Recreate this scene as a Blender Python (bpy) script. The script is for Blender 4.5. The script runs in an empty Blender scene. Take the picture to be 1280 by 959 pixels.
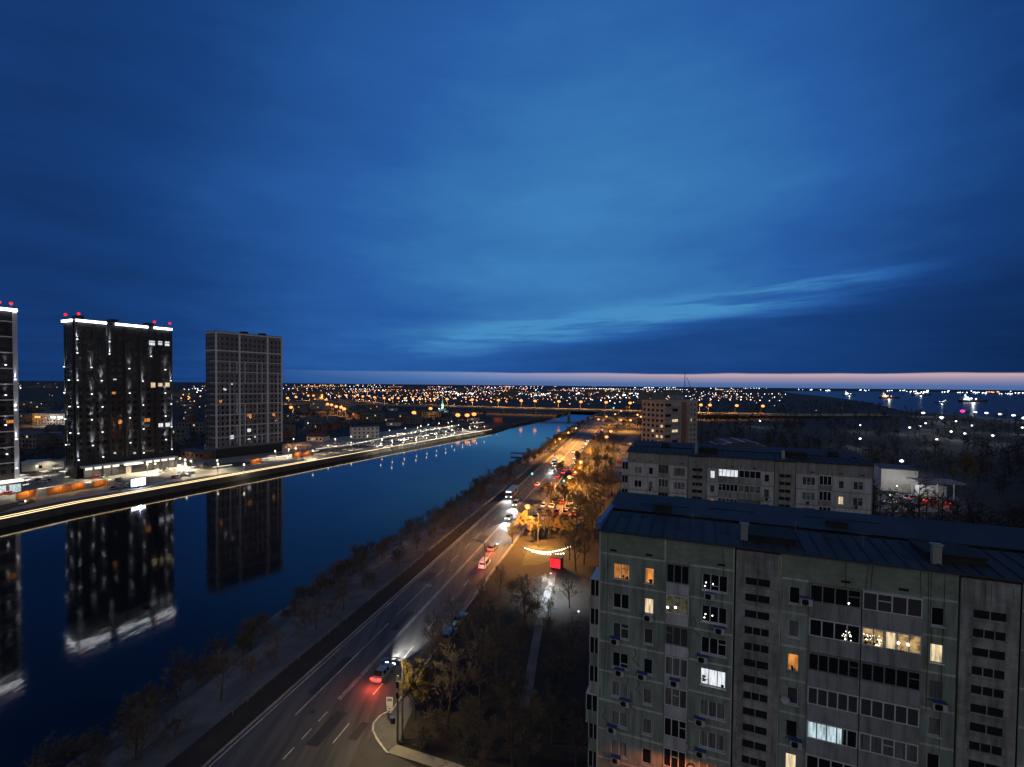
import bpy, bmesh, math, random
from mathutils import Vector, Matrix
random.seed(7)
R = math.radians
SC = bpy.context.scene
COL = SC.collection
PI = math.pi

# ---------------------------------------------------------------- camera
F, PITCH, ROLL, CAMH, V0 = 600.0, R(1.37), R(0.55), 43.0, 495.5
cr, sr, cp, sp = math.cos(ROLL), math.sin(ROLL), math.cos(PITCH), math.sin(PITCH)
CR = Vector((cr, sr*sp, sr*cp)); CU = Vector((-sr, cr*sp, cr*cp)); CD = Vector((0, cp, -sp))
cam_d = bpy.data.cameras.new('camera'); cam = bpy.data.objects.new('camera', cam_d); COL.objects.link(cam)
cam.matrix_world = Matrix(((CR.x, CU.x, -CD.x, 0), (CR.y, CU.y, -CD.y, 0), (CR.z, CU.z, -CD.z, CAMH), (0, 0, 0, 1)))
cam_d.sensor_fit = 'HORIZONTAL'; cam_d.sensor_width = 36; cam_d.lens = 36*F/1280; cam_d.shift_y = 16/1280
cam_d.clip_start = 0.3; cam_d.clip_end = 60000
SC.camera = cam

def ray(u, v):                       # surveyed direction of a photo point
    return CR*((u-640)/F) - CU*((v-V0)/F) + CD
def gp(u, v, z=0.0):                 # its place on level ground z
    d = ray(u, v); t = (z-CAMH)/d.z
    return Vector((d.x*t, d.y*t, z))
def at(u, v, D):                     # its place at distance D
    d = ray(u, v); t = D/d.y
    return Vector((d.x*t, D, CAMH+d.z*t))

# ---------------------------------------------------------------- mesh builder
class MB:
    def __init__(s): s.v = []; s.f = []; s.m = []
    def quad(s, a, b, c, d, m=0):
        n = len(s.v); s.v += [tuple(a), tuple(b), tuple(c), tuple(d)]; s.f.append((n, n+1, n+2, n+3)); s.m.append(m)
    def poly(s, pts, m=0):
        n = len(s.v); s.v += [tuple(p) for p in pts]; s.f.append(tuple(range(n, n+len(pts)))); s.m.append(m)
    def box(s, x0, x1, y0, y1, z0, z1, m=0, rot=None, piv=None):
        n = len(s.v)
        P = [(x0,y0,z0),(x1,y0,z0),(x1,y1,z0),(x0,y1,z0),(x0,y0,z1),(x1,y0,z1),(x1,y1,z1),(x0,y1,z1)]
        if rot is not None:
            p0 = Vector(piv or ((x0+x1)/2,(y0+y1)/2,(z0+z1)/2))
            P = [tuple(p0+rot@(Vector(p)-p0)) for p in P]
        s.v += P
        for q in ((0,3,2,1),(4,5,6,7),(0,1,5,4),(1,2,6,5),(2,3,7,6),(3,0,4,7)):
            s.f.append(tuple(n+i for i in q)); s.m.append(m)
    def tube(s, pts, rad, k=6, m=0, cap=True):
        pts = [Vector(p) for p in pts]
        if not hasattr(rad, '__len__'): rad = [rad]*len(pts)
        n0 = len(s.v); up = None
        for i, p in enumerate(pts):
            t = (pts[min(i+1, len(pts)-1)]-pts[max(i-1, 0)])
            t = t.normalized() if t.length > 1e-9 else Vector((0,0,1))
            ref = Vector((1,0,0)) if abs(t.x) < .8 else Vector((0,1,0))
            if up is None: up = t.cross(ref).normalized()
            a = (up - t*up.dot(t))
            a = a.normalized() if a.length > 1e-6 else t.cross(ref).normalized()
            up = a; b = t.cross(a)
            for j in range(k):
                w = 2*PI*j/k
                s.v.append(tuple(p+(a*math.cos(w)+b*math.sin(w))*rad[i]))
        for i in range(len(pts)-1):
            for j in range(k):
                q = n0+i*k
                s.f.append((q+j, q+(j+1) % k, q+k+(j+1) % k, q+k+j)); s.m.append(m)
        if cap:
            s.f.append(tuple(n0+j for j in reversed(range(k)))); s.m.append(m)
            q = n0+(len(pts)-1)*k
            s.f.append(tuple(q+j for j in range(k))); s.m.append(m)
    def ball(s, c, r, m=0, k=8, l=5, sz=1.0):
        c = Vector(c); n0 = len(s.v)
        s.v.append(tuple(c+Vector((0,0,r*sz))))
        for i in range(1, l):
            th = PI*i/l
            for j in range(k):
                w = 2*PI*j/k
                s.v.append((c.x+r*math.sin(th)*math.cos(w), c.y+r*math.sin(th)*math.sin(w), c.z+r*sz*math.cos(th)))
        s.v.append(tuple(c-Vector((0,0,r*sz)))); e = len(s.v)-1
        for j in range(k):
            s.f.append((n0, n0+1+j, n0+1+(j+1) % k)); s.m.append(m)
            q = n0+1+(l-2)*k
            s.f.append((e, q+(j+1) % k, q+j)); s.m.append(m)
        for i in range(l-2):
            for j in range(k):
                q = n0+1+i*k
                s.f.append((q+j, q+k+j, q+k+(j+1) % k, q+(j+1) % k)); s.m.append(m)
    def mesh(s, name, mats, smooth=False):
        me = bpy.data.meshes.new(name); me.from_pydata(s.v, [], s.f)
        for m in (mats if isinstance(mats, (list, tuple)) else [mats]): me.materials.append(m)
        for p, m in zip(me.polygons, s.m): p.material_index = m
        if smooth:
            for p in me.polygons: p.use_smooth = True
        me.validate(); me.update()
        return me
    def build(s, name, mats, parent=None, smooth=False):
        return ob(name, s.mesh(name, mats, smooth), parent)

def ob(name, me, parent=None, loc=(0,0,0), rz=0):
    o = bpy.data.objects.new(name, me); COL.objects.link(o)
    if parent is not None: o.parent = parent
    o.location = loc; o.rotation_euler = (0,0,rz)
    return o
def tag(o, label=None, cat=None, group=None, kind=None):
    if label: o['label'] = label
    if cat: o['category'] = cat
    if group: o['group'] = group
    if kind: o['kind'] = kind
    return o
def thing(name, label, cat, loc=(0,0,0), rz=0, group=None, sc=None):
    o = bpy.data.objects.new(name, None); COL.objects.link(o); o.empty_display_size = .3
    o.location = loc; o.rotation_euler = (0,0,rz)
    if sc: o.scale = sc if hasattr(sc, '__len__') else (sc, sc, sc)
    return tag(o, label, cat, group)
def inst(tree, parent):              # tree = [(name, mesh, loc, children)]
    for t in tree:
        o = ob(t[0], t[1], parent, t[2] if len(t) > 2 and t[2] else (0,0,0))
        if len(t) > 3: inst(t[3], o)
def plight(parent, loc, power, color, r=.25, world=False):
    l = bpy.data.lights.new('lamp_light', 'POINT'); l.energy = power; l.color = color; l.shadow_soft_size = r
    o = bpy.data.objects.new('lamp_light', l); COL.objects.link(o); o.location = loc
    if parent is not None: o.parent = parent
    return o
def dlight(parent, loc, power, color, angle=150, r=.3):
    return slight(parent, loc, (0,0,-1), power, color, angle, .35, r)
def slight(parent, loc, direction, power, color, angle, blend=.6, r=.08):
    l = bpy.data.lights.new('beam_light', 'SPOT'); l.energy = power; l.color = color
    l.spot_size = R(angle); l.spot_blend = blend; l.shadow_soft_size = r
    o = bpy.data.objects.new('beam_light', l); COL.objects.link(o); o.location = loc
    o.rotation_euler = Vector(direction).to_track_quat('-Z', 'Y').to_euler()
    if parent is not None: o.parent = parent
    return o

# ---------------------------------------------------------------- materials
def mat(name, c, rough=.8, noise=.35, scale=1.0, bump=0.0, metal=0.0, c2=None, stretch=(1,1,1), spec=.5, detail=5, rot=0):
    m = bpy.data.materials.new(name); m.use_nodes = True
    nt = m.node_tree; b = nt.nodes['Principled BSDF']; L = nt.links
    b.inputs['Roughness'].default_value = rough; b.inputs['Metallic'].default_value = metal
    b.inputs['Specular IOR Level'].default_value = spec
    tc = nt.nodes.new('ShaderNodeTexCoord'); mp = nt.nodes.new('ShaderNodeMapping')
    mp.inputs['Scale'].default_value = stretch; mp.inputs['Rotation'].default_value = (0,0,rot); L.new(tc.outputs['Object'], mp.inputs['Vector'])
    n = nt.nodes.new('ShaderNodeTexNoise'); n.inputs['Scale'].default_value = scale; n.inputs['Detail'].default_value = detail
    L.new(mp.outputs[0], n.inputs['Vector'])
    n2 = nt.nodes.new('ShaderNodeTexNoise'); n2.inputs['Scale'].default_value = scale*.13; n2.inputs['Detail'].default_value = 3
    L.new(mp.outputs[0], n2.inputs['Vector'])
    ad = nt.nodes.new('ShaderNodeMath'); ad.operation = 'ADD'; L.new(n.outputs[0], ad.inputs[0]); L.new(n2.outputs[0], ad.inputs[1])
    r = nt.nodes.new('ShaderNodeValToRGB')
    if c2 is None: c2 = tuple(x*(1+noise) for x in c); c = tuple(x*(1-noise) for x in c)
    r.color_ramp.elements[0].position = .36; r.color_ramp.elements[1].position = .66
    r.color_ramp.elements[0].color = (*c, 1); r.color_ramp.elements[1].color = (*c2, 1)
    hf = nt.nodes.new('ShaderNodeMath'); hf.operation = 'MULTIPLY'; hf.inputs[1].default_value = .5
    L.new(ad.outputs[0], hf.inputs[0]); L.new(hf.outputs[0], r.inputs[0]); L.new(r.outputs[0], b.inputs['Base Color'])
    if bump:
        bp = nt.nodes.new('ShaderNodeBump'); bp.inputs['Strength'].default_value = bump; bp.inputs['Distance'].default_value = .05
        L.new(n.outputs[0], bp.inputs['Height']); L.new(bp.outputs[0], b.inputs['Normal'])
    return m
def brick(m, sx, sz, dark=.72, squash=1.0):      # multiplies a brick/panel joint pattern over a material's colour
    nt = m.node_tree; b = nt.nodes['Principled BSDF']; L = nt.links
    src = b.inputs['Base Color'].links[0].from_socket
    tc = nt.nodes.new('ShaderNodeTexCoord'); sp_ = nt.nodes.new('ShaderNodeSeparateXYZ'); cb = nt.nodes.new('ShaderNodeCombineXYZ')
    L.new(tc.outputs['Object'], sp_.inputs[0])
    ad = nt.nodes.new('ShaderNodeMath'); L.new(sp_.outputs[0], ad.inputs[0]); L.new(sp_.outputs[1], ad.inputs[1])
    L.new(ad.outputs[0], cb.inputs[0]); L.new(sp_.outputs[2], cb.inputs[1])
    t = nt.nodes.new('ShaderNodeTexBrick'); t.inputs['Scale'].default_value = 1; t.inputs['Brick Width'].default_value = sx
    t.inputs['Row Height'].default_value = sz; t.inputs['Mortar Size'].default_value = min(sx, sz)*.05
    t.inputs['Color1'].default_value = (1,1,1,1); t.inputs['Color2'].default_value = (.82,.82,.82,1); t.inputs['Mortar'].default_value = (dark,dark,dark,1)
    L.new(cb.outputs[0], t.inputs['Vector'])
    mx = nt.nodes.new('ShaderNodeMix'); mx.data_type = 'RGBA'; mx.blend_type = 'MULTIPLY'; mx.inputs[0].default_value = 1
    L.new(src, mx.inputs[6]); L.new(t.outputs['Color'], mx.inputs[7]); L.new(mx.outputs[2], b.inputs['Base Color'])
    return m
def stain(m, lo=.55, px=3.0, pz=2.75, pv=.84):      # weather streaks and panel-to-panel differences of the surface itself
    brick(m, px, pz, .86)
    nt = m.node_tree; b = nt.nodes['Principled BSDF']; L = nt.links
    for nd in nt.nodes:
        if nd.type == 'TEX_BRICK' and abs(nd.inputs['Brick Width'].default_value-px) < .01: nd.inputs['Color2'].default_value = (pv,pv,pv*.98,1); nd.offset = 0; nd.inputs['Mortar Size'].default_value = .02
    src = b.inputs['Base Color'].links[0].from_socket
    tc = nt.nodes.new('ShaderNodeTexCoord'); mp = nt.nodes.new('ShaderNodeMapping'); mp.inputs['Scale'].default_value = (1.5,1.5,.14); L.new(tc.outputs['Object'], mp.inputs[0])
    n = nt.nodes.new('ShaderNodeTexNoise'); n.inputs['Scale'].default_value = 1.3; n.inputs['Detail'].default_value = 7; n.inputs['Roughness'].default_value = .62; L.new(mp.outputs[0], n.inputs['Vector'])
    r = nt.nodes.new('ShaderNodeValToRGB'); r.color_ramp.elements[0].position = .34; r.color_ramp.elements[1].position = .56
    r.color_ramp.elements[0].color = (lo,lo*.98,lo*.94,1); r.color_ramp.elements[1].color = (1,1,1,1); L.new(n.outputs[0], r.inputs[0])
    mx = nt.nodes.new('ShaderNodeMix'); mx.data_type = 'RGBA'; mx.blend_type = 'MULTIPLY'; mx.inputs[0].default_value = 1
    L.new(src, mx.inputs[6]); L.new(r.outputs[0], mx.inputs[7]); L.new(mx.outputs[2], b.inputs['Base Color'])
def emi(name, c, s, sample=True, vary=0, vscale=3.0, stretch=(1,1,1)):
    m = bpy.data.materials.new(name); m.use_nodes = True
    nt = m.node_tree; b = nt.nodes['Principled BSDF']; L = nt.links
    b.inputs['Base Color'].default_value = (.05,.05,.05,1)
    b.inputs['Emission Color'].default_value = (*c, 1); b.inputs['Emission Strength'].default_value = s
    if vary:
        tc = nt.nodes.new('ShaderNodeTexCoord'); mp = nt.nodes.new('ShaderNodeMapping'); mp.inputs['Scale'].default_value = stretch
        L.new(tc.outputs['Object'], mp.inputs[0])
        n = nt.nodes.new('ShaderNodeTexNoise'); n.inputs['Scale'].default_value = vscale; n.inputs['Detail'].default_value = 3
        L.new(mp.outputs[0], n.inputs['Vector'])
        mr = nt.nodes.new('ShaderNodeMapRange'); mr.inputs[1].default_value = .35; mr.inputs[2].default_value = .65
        mr.inputs[3].default_value = s*(1-vary); mr.inputs[4].default_value = s*(1+vary*.6)
        L.new(n.outputs[0], mr.inputs[0]); L.new(mr.outputs[0], b.inputs['Emission Strength'])
    if not sample: m.cycles.emission_sampling = 'NONE'
    return m
def glass(name, c=(.012,.014,.018), rough=.08):
    m = bpy.data.materials.new(name); m.use_nodes = True; b = m.node_tree.nodes['Principled BSDF']
    b.inputs['Base Color'].default_value = (*c, 1); b.inputs['Roughness'].default_value = rough
    return m

M = {}
M['asphalt'] = mat('asphalt', (.03,.029,.029), .72, c2=(.1,.097,.094), scale=1.1, bump=.15, stretch=(1,.06,1), rot=R(13.8), detail=8)
M['asphalt2'] = mat('asphalt_worn', (.05,.047,.044), .8, c2=(.085,.08,.073), scale=.7, bump=.15)
M['bitumen2'] = mat('asphalt_repair', (.016,.016,.017), .7, c2=(.034,.034,.034), scale=1.5)
M['paint'] = mat('road_paint', (.16,.16,.155), .6, c2=(.66,.66,.63), scale=1.6, detail=8)
M['kerb'] = mat('kerb_concrete', (.22,.21,.2), .85, scale=2)
M['soil'] = mat('soil', (.012,.011,.009), .95, c2=(.036,.03,.022), scale=.35, bump=.5)
M['bank'] = mat('bank_slope', (.06,.057,.053), .95, c2=(.19,.18,.165), scale=.3, bump=.5, detail=8)
M['lawn'] = mat('winter_lawn', (.03,.034,.016), .95, c2=(.075,.07,.04), scale=.8, bump=.3)
M['paving'] = mat('concrete_paving', (.2,.185,.16), .85, c2=(.33,.31,.27), scale=.5)
M['walk'] = brick(mat('concrete_walk', (.08,.08,.08), .9, c2=(.24,.24,.235), scale=.35), 2.4, 2.4)
M['concrete'] = mat('concrete', (.2,.2,.2), .85, c2=(.33,.32,.31), scale=.6, stretch=(1,1,.3))
M['quay'] = mat('quay_concrete', (.07,.068,.062), .85, c2=(.13,.125,.11), scale=.4, stretch=(1,1,.4))
M['green'] = mat('green_pebble_panel', (.2,.24,.215), .9, c2=(.37,.41,.37), scale=1.6, stretch=(1,1,.35), bump=.2, detail=8)
M['attic'] = brick(mat('attic_brick', (.17,.205,.17), .9, c2=(.29,.33,.275), scale=1.4, bump=.2), .5, .25, .8)
M['seam'] = mat('panel_seam', (.5,.48,.45), .85, c2=(.68,.66,.62), scale=2)
M['stairwall'] = brick(mat('grey_stair_panel', (.25,.243,.245), .9, c2=(.48,.465,.465), scale=1.2, bump=.25, detail=8), .6, .3, .78)
M['parapet'] = mat('balcony_panel', (.42,.42,.44), .8, c2=(.6,.6,.63), scale=1.0)
M['parapet2'] = mat('balcony_panel_grey', (.25,.25,.27), .8, c2=(.37,.37,.39), scale=1.0)
M['lav'] = mat('lavender_panel', (.46,.47,.52), .9, c2=(.6,.61,.66), scale=1.2, stretch=(1,1,.35), detail=8)
M['bgrey'] = mat('grey_panel', (.24,.24,.25), .9, c2=(.34,.33,.34), scale=1.2, stretch=(1,1,.35), detail=8)
M['blueroof'] = mat('blue_roof_sheet', (.017,.022,.031), .75, c2=(.037,.045,.058), scale=.7, stretch=(1,.3,1), bump=.2, detail=8)
M['bluetrim'] = mat('blue_trim', (.06,.13,.3), .5, c2=(.09,.17,.36), scale=1)
M['darkroof'] = mat('dark_roof', (.016,.018,.024), .8, c2=(.038,.041,.05), scale=.6, bump=.2)
M['bitumen'] = mat('bitumen', (.012,.012,.013), .9, c2=(.025,.025,.026), scale=1)
for k_, lo_ in (('green',.6),('stairwall',.5),('parapet',.55),('parapet2',.55),('lav',.66),('bgrey',.6),('seam',.6)): stain(M[k_], lo_)
M['curtain'] = mat('net_curtain_glass', (.04,.04,.042), .2, c2=(.26,.255,.25), scale=3, stretch=(2.5,2.5,.12))
M['blind'] = mat('blind_glass', (.12,.12,.12), .25, c2=(.2,.2,.19), scale=2, stretch=(.2,.2,8))
M['frame'] = mat('white_pvc', (.6,.6,.62), .4, .08, 2)
M['oldframe'] = mat('old_wood_frame', (.2,.19,.18), .7, .2, 3)
M['glass'] = glass('window_glass')
M['glass2'] = glass('curtained_glass', (.06,.062,.066), .12)
M['acwhite'] = mat('ac_white', (.45,.46,.48), .5, .1, 3)
M['acblue'] = mat('ac_bracket_blue', (.04,.07,.25), .5, .2, 3)
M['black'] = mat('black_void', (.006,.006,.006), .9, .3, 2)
M['metal'] = mat('galvanised', (.25,.25,.26), .45, .2, 2, metal=.6)
M['pole'] = mat('pole_grey', (.11,.11,.11), .6, .25, 2)
M['bark'] = mat('bark', (.035,.028,.022), .9, c2=(.085,.07,.055), scale=4, stretch=(1,1,.3))
M['twig'] = mat('twigs', (.07,.057,.044), .9, c2=(.15,.125,.1), scale=1.5)
M['leaf'] = mat('dry_leaves', (.1,.075,.022), .85, c2=(.2,.15,.05), scale=1.2)
M['evergreen'] = mat('evergreen', (.012,.02,.01), .9, c2=(.04,.055,.025), scale=1.5)
M['darkclad'] = mat('dark_cladding', (.012,.013,.016), .65, c2=(.025,.026,.03), scale=.4)
M['greyclad'] = brick(mat('grey_brick_cladding', (.11,.118,.138), .75, c2=(.2,.21,.24), scale=.5), 1.2, .6, .7)
M['whiteband'] = mat('white_band', (.52,.53,.58), .7, c2=(.64,.65,.7), scale=.6)
M['wood'] = mat('timber', (.28,.12,.035), .7, c2=(.45,.2,.07), scale=2, stretch=(1,1,5))
M['white'] = mat('white_plaster', (.5,.5,.48), .85, c2=(.68,.67,.64), scale=.5)
M['housewall'] = mat('house_wall', (.09,.088,.085), .9, c2=(.2,.19,.18), scale=.6)
M['brickred'] = brick(mat('red_brick', (.17,.085,.065), .9, c2=(.27,.14,.11), scale=.7), .5, .25, .8)
M['pinkbrick'] = brick(mat('pink_silicate', (.3,.25,.23), .9, c2=(.42,.36,.34), scale=.6), 1.0, .5, .85)
M['houseroof'] = mat('slate_roof', (.055,.057,.063), .7, c2=(.12,.123,.135), scale=.8)
M['rustroof'] = mat('rust_roof', (.07,.035,.028), .7, c2=(.12,.06,.05), scale=.8)
M['tyre'] = mat('rubber', (.012,.012,.012), .8, .2, 3)
M['rim'] = mat('alloy_rim', (.35,.35,.36), .35, .1, 3, metal=.7)
M['carglass'] = glass('car_glass', (.008,.009,.01), .05)
def paintm(n, c):
    m = mat(n, c, .28, .06, 1.0); m.node_tree.nodes['Principled BSDF'].inputs['Coat Weight'].default_value = .6; return m
PAINT = {'silver': paintm('silver_car_paint', (.42,.43,.45)), 'white': paintm('white_car_paint', (.72,.72,.72)),
         'dark': paintm('dark_car_paint', (.03,.032,.038)), 'red': paintm('red_car_paint', (.35,.03,.025)),
         'blue': paintm('blue_car_paint', (.11,.14,.21)), 'grey': paintm('grey_car_paint', (.15,.155,.16)),
         'teal': paintm('teal_car_paint', (.07,.16,.17))}
OR = (1,.42,.09); WW = (1,.82,.58); CW = (.85,.93,1)
M['e_orange'] = emi('sodium_lamp', (1,.36,.09), 2.3)
M['e_warm'] = emi('warm_lamp', (1,.85,.62), 3.0)
M['e_white'] = emi('white_lamp', (.93,.96,1), 3.2)
M['e_led'] = emi('roof_led', (.9,.95,1), 7.5)
M['e_gold'] = emi('gold_led_strip', (1,.72,.36), 2.3)
M['e_wstrip'] = emi('white_led_strip', (1,.9,.72), 1.8)
M['e_red'] = emi('red_beacon', (1,.006,.014), 1.5)
M['e_tail'] = emi('tail_lamp', (1,.03,.016), 4.5)
M['e_sign'] = emi('red_sign', (1,.012,.025), 1.6)
M['e_head'] = emi('head_lamp', (1,.95,.86), 9)
M['e_screen'] = emi('led_screen', (.78,.88,1), 6, vary=.3, vscale=.8)
M['e_uplight'] = emi('facade_uplight', (.95,.97,1), 3)
M['e_green'] = emi('green_signal', (.1,.9,.6), 5)
M['w_orange'] = emi('window_orange', (1,.36,.07), .62, vary=.65, vscale=2.2, stretch=(1,1,.35))
M['w_cream'] = emi('window_cream', (1,.78,.47), .8, vary=.55, vscale=2.5, stretch=(2,2,.3))
M['w_white'] = emi('window_white', (.9,.95,1), .85, vary=.4, vscale=3, stretch=(2.2,2.2,.25))
M['w_warm'] = emi('window_warm', (1,.62,.25), .42, vary=.85, vscale=2.6)
M['w_cold'] = emi('window_cold', (.7,.92,1), .65, vary=.5, vscale=3, stretch=(2,2,.4))
M['w_dim'] = emi('window_dim', (.5,.45,.22), .09, vary=.7, vscale=2.5)
M['bulb'] = emi('bulb', (1,.92,.75), 6)
exec_far = {'e_f_orange': ((1,.36,.09), 4), 'e_f_white': ((.9,.95,1), 5.5), 'e_f_warm': ((1,.62,.3), 4), 'e_f_pink': ((1,.42,.33), 3.6)}
for k, (c, s) in exec_far.items(): M[k] = emi(k[2:]+'_light', c, s, sample=False)

# ---------------------------------------------------------------- sky
def build_world():
    w = bpy.data.worlds.new('World'); SC.world = w; w.use_nodes = True
    nt = w.node_tree; nt.nodes.clear(); L = nt.links
    class X:
        def __init__(s, sock): s.s = sock
        def __add__(a, b): return mth('ADD', a, b)
        def __radd__(a, b): return mth('ADD', a, b)
        def __sub__(a, b): return mth('SUBTRACT', a, b)
        def __rsub__(a, b): return mth('SUBTRACT', b, a)
        def __mul__(a, b): return mth('MULTIPLY', a, b)
        def __rmul__(a, b): return mth('MULTIPLY', a, b)
        def __truediv__(a, b): return mth('DIVIDE', a, b)
    def mth(op, a, b=None, clamp=False):
        n = nt.nodes.new('ShaderNodeMath'); n.operation = op; n.use_clamp = clamp
        for i, q in enumerate((a, b)):
            if q is None: continue
            if isinstance(q, X): L.new(q.s, n.inputs[i])
            else: n.inputs[i].default_value = q
        return X(n.outputs[0])
    def gauss(x, c, s):
        d = (x-c)*(1/s); return mth('EXPONENT', mth('MULTIPLY', d*d, -1.0))
    def smooth(x, a, b):
        n = nt.nodes.new('ShaderNodeMapRange'); n.interpolation_type = 'SMOOTHSTEP'
        L.new(x.s, n.inputs[0]); n.inputs[1].default_value = a; n.inputs[2].default_value = b
        return X(n.outputs[0])
    def noise(vec, sc, det=4, rough=.5):
        n = nt.nodes.new('ShaderNodeTexNoise'); n.inputs['Scale'].default_value = sc; n.inputs['Detail'].default_value = det
        n.inputs['Roughness'].default_value = rough
        L.new(vec, n.inputs['Vector']); return X(n.outputs[0])
    def comb(x, y, z):
        n = nt.nodes.new('ShaderNodeCombineXYZ')
        for i, q in enumerate((x, y, z)):
            if isinstance(q, X): L.new(q.s, n.inputs[i])
            else: n.inputs[i].default_value = q
        return n.outputs[0]
    def mix(f, a, b, mode='MIX'):
        n = nt.nodes.new('ShaderNodeMix'); n.data_type = 'RGBA'; n.blend_type = mode
        if isinstance(f, X): L.new(f.s, n.inputs[0])
        else: n.inputs[0].default_value = f
        for i, q in ((6, a), (7, b)):
            if isinstance(q, tuple): n.inputs[i].default_value = (*q, 1)
            else: L.new(q, n.inputs[i])
        return n.outputs[2]
    tc = nt.nodes.new('ShaderNodeTexCoord'); sep = nt.nodes.new('ShaderNodeSeparateXYZ'); L.new(tc.outputs['Generated'], sep.inputs[0])
    x, y, z = (X(sep.outputs[i]) for i in range(3))
    az = mth('ARCTAN2', x, y); el = mth('ARCSINE', z)
    # cloud deck seen on a flat layer
    zz = mth('MAXIMUM', z, 0.0)+.1
    n1 = noise(comb(x/zz, y/zz, 0.3), .55, 4)
    n2 = noise(comb(az*1.3+3.0, el*7.0, 1.7), 1.7, 5, .55)
    n3 = noise(comb(az*2.0+el*-6.0, el*22.0, 4.1), 1.6, 5, .6)
    n4 = noise(comb(x/zz, y/zz, 2.3), 1.5, 6, .62)
    d = el-(az*.12+.1)+(n3-.5)*.05
    lowglow = gauss(az, .06, .55)*gauss(el, .24, .34)
    t = .345+.4*lowglow+.2*gauss(az, .25, .6)*gauss(el, .62, .4)+(n1-.5)*.24+(n2-.5)*.2+(n4-.5)*.22
    t = t-.2*smooth(mth('ABSOLUTE', az-.06), .4, .85)-.12*smooth(el, .68, 1.0)  # lens falloff put into the sky colour: darker sides and top
    band = gauss(d, .012, .026)*smooth(az, .8, .5)*smooth(az, -.42, .0)
    t = t+band*(.08+.42*smooth(n3, .38, .62))
    below = smooth(d, .008, -.05)*smooth(az, -.45, .35)
    t = t*(1-below*.44)
    t = t-.1*smooth(az, .55, .9)*smooth(el, .22, .05)
    rp = nt.nodes.new('ShaderNodeValToRGB'); cr_ = rp.color_ramp
    for i, (p, c) in enumerate(((0, (.0035,.018,.075)), (.3, (.009,.05,.2)), (.6, (.021,.108,.365)), (1, (.06,.26,.545)))):
        e = cr_.elements[i] if i < 2 else cr_.elements.new(p)
        e.position = p; e.color = (*c, 1)
    L.new(mth('ADD', t, 0.0, True).s, rp.inputs[0])
    # strip of clear dusk under the cloud edge
    nn = noise(comb(az*4.0, el*40.0, 0.0), 1.6, 5)
    edge = el+(nn-.5)*.007+az*.0007
    strip = smooth(edge, .0266, .0238)*smooth(az, -.55, .05)
    pink = mix(smooth(az, -.25, .5), (.12,.24,.5), (.36,.29,.4))
    core = mix(smooth(el, .002, .02), (.075,.15,.36), pink)
    core = mix(gauss(el, .022, .0035)*(.1+.6*smooth(az, -.2, .6)), core, (.62,.42,.44))
    c = mix(strip, rp.outputs[0], core)
    # behind the viewer: unseen grey sky, its tone set to light the facades neutrally
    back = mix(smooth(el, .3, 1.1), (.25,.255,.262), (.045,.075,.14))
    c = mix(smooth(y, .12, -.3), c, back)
    c = mix(smooth(z, 0.0, -.02), c, (.006,.009,.016))
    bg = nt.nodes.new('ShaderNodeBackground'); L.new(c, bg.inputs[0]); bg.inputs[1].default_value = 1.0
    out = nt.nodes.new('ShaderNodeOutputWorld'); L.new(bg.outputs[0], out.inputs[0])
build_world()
SC.view_settings.view_transform = 'Standard'; SC.view_settings.look = 'None'
SC.view_settings.exposure = 0; SC.view_settings.gamma = 1; SC.view_settings.use_curve_mapping = False
SC.render.engine = 'CYCLES'
SC.cycles.use_denoising = True; SC.cycles.use_light_tree = True
SC.cycles.max_bounces = 4; SC.cycles.diffuse_bounces = 2; SC.cycles.glossy_bounces = 3
SC.cycles.sample_clamp_indirect = 3; SC.cycles.sample_clamp_direct = 0

# ---------------------------------------------------------------- ground, river
WZ = -2.5
QUAY = [gp(*p) for p in ((0,650),(100,629),(200,611),(300,593),(400,575),(500,557),(615,537))]
QUAY = [Vector((-245,-60,0)), Vector((-185,75,0))] + QUAY
QUAY2 = [gp(640,531,-1.2), gp(690,521,-1.2), Vector((95,790,-1.2))]
def road_x(y): return -33.4+.2455*(y-52.8)
RD = Vector((.2384,.9712,0)); RN = Vector((.9712,-.2384,0)); R0 = Vector((road_x(0), 0, 0))
def rp(d, o, z=0):                   # point on the avenue: y metres ahead, o metres right of its left edge line
    return Vector((road_x(d), d, 0))+RN*o+Vector((0,0,z))
RZ = -math.atan2(.2384,.9712)
WATER = [(-75,-60),(-57,40),(-52.2,63.4),(-49.9,76.4),(-47.9,92.5),(-42.9,122.6),(-30.8,155),(-14.9,228),(.4,269.8),(23.6,347),(43.5,430.6),(62,500),(92,620),(132,770)]
def bank_frac(i, f, z):              # between the water's edge and the verge of the avenue
    a = Vector((*WATER[i], 0)); y = a.y-3; b = Vector((road_x(y)-5.0 if y < 480 else a.x+14, y, 0))
    p = a.lerp(b, f); p.z = z; return p
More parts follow.
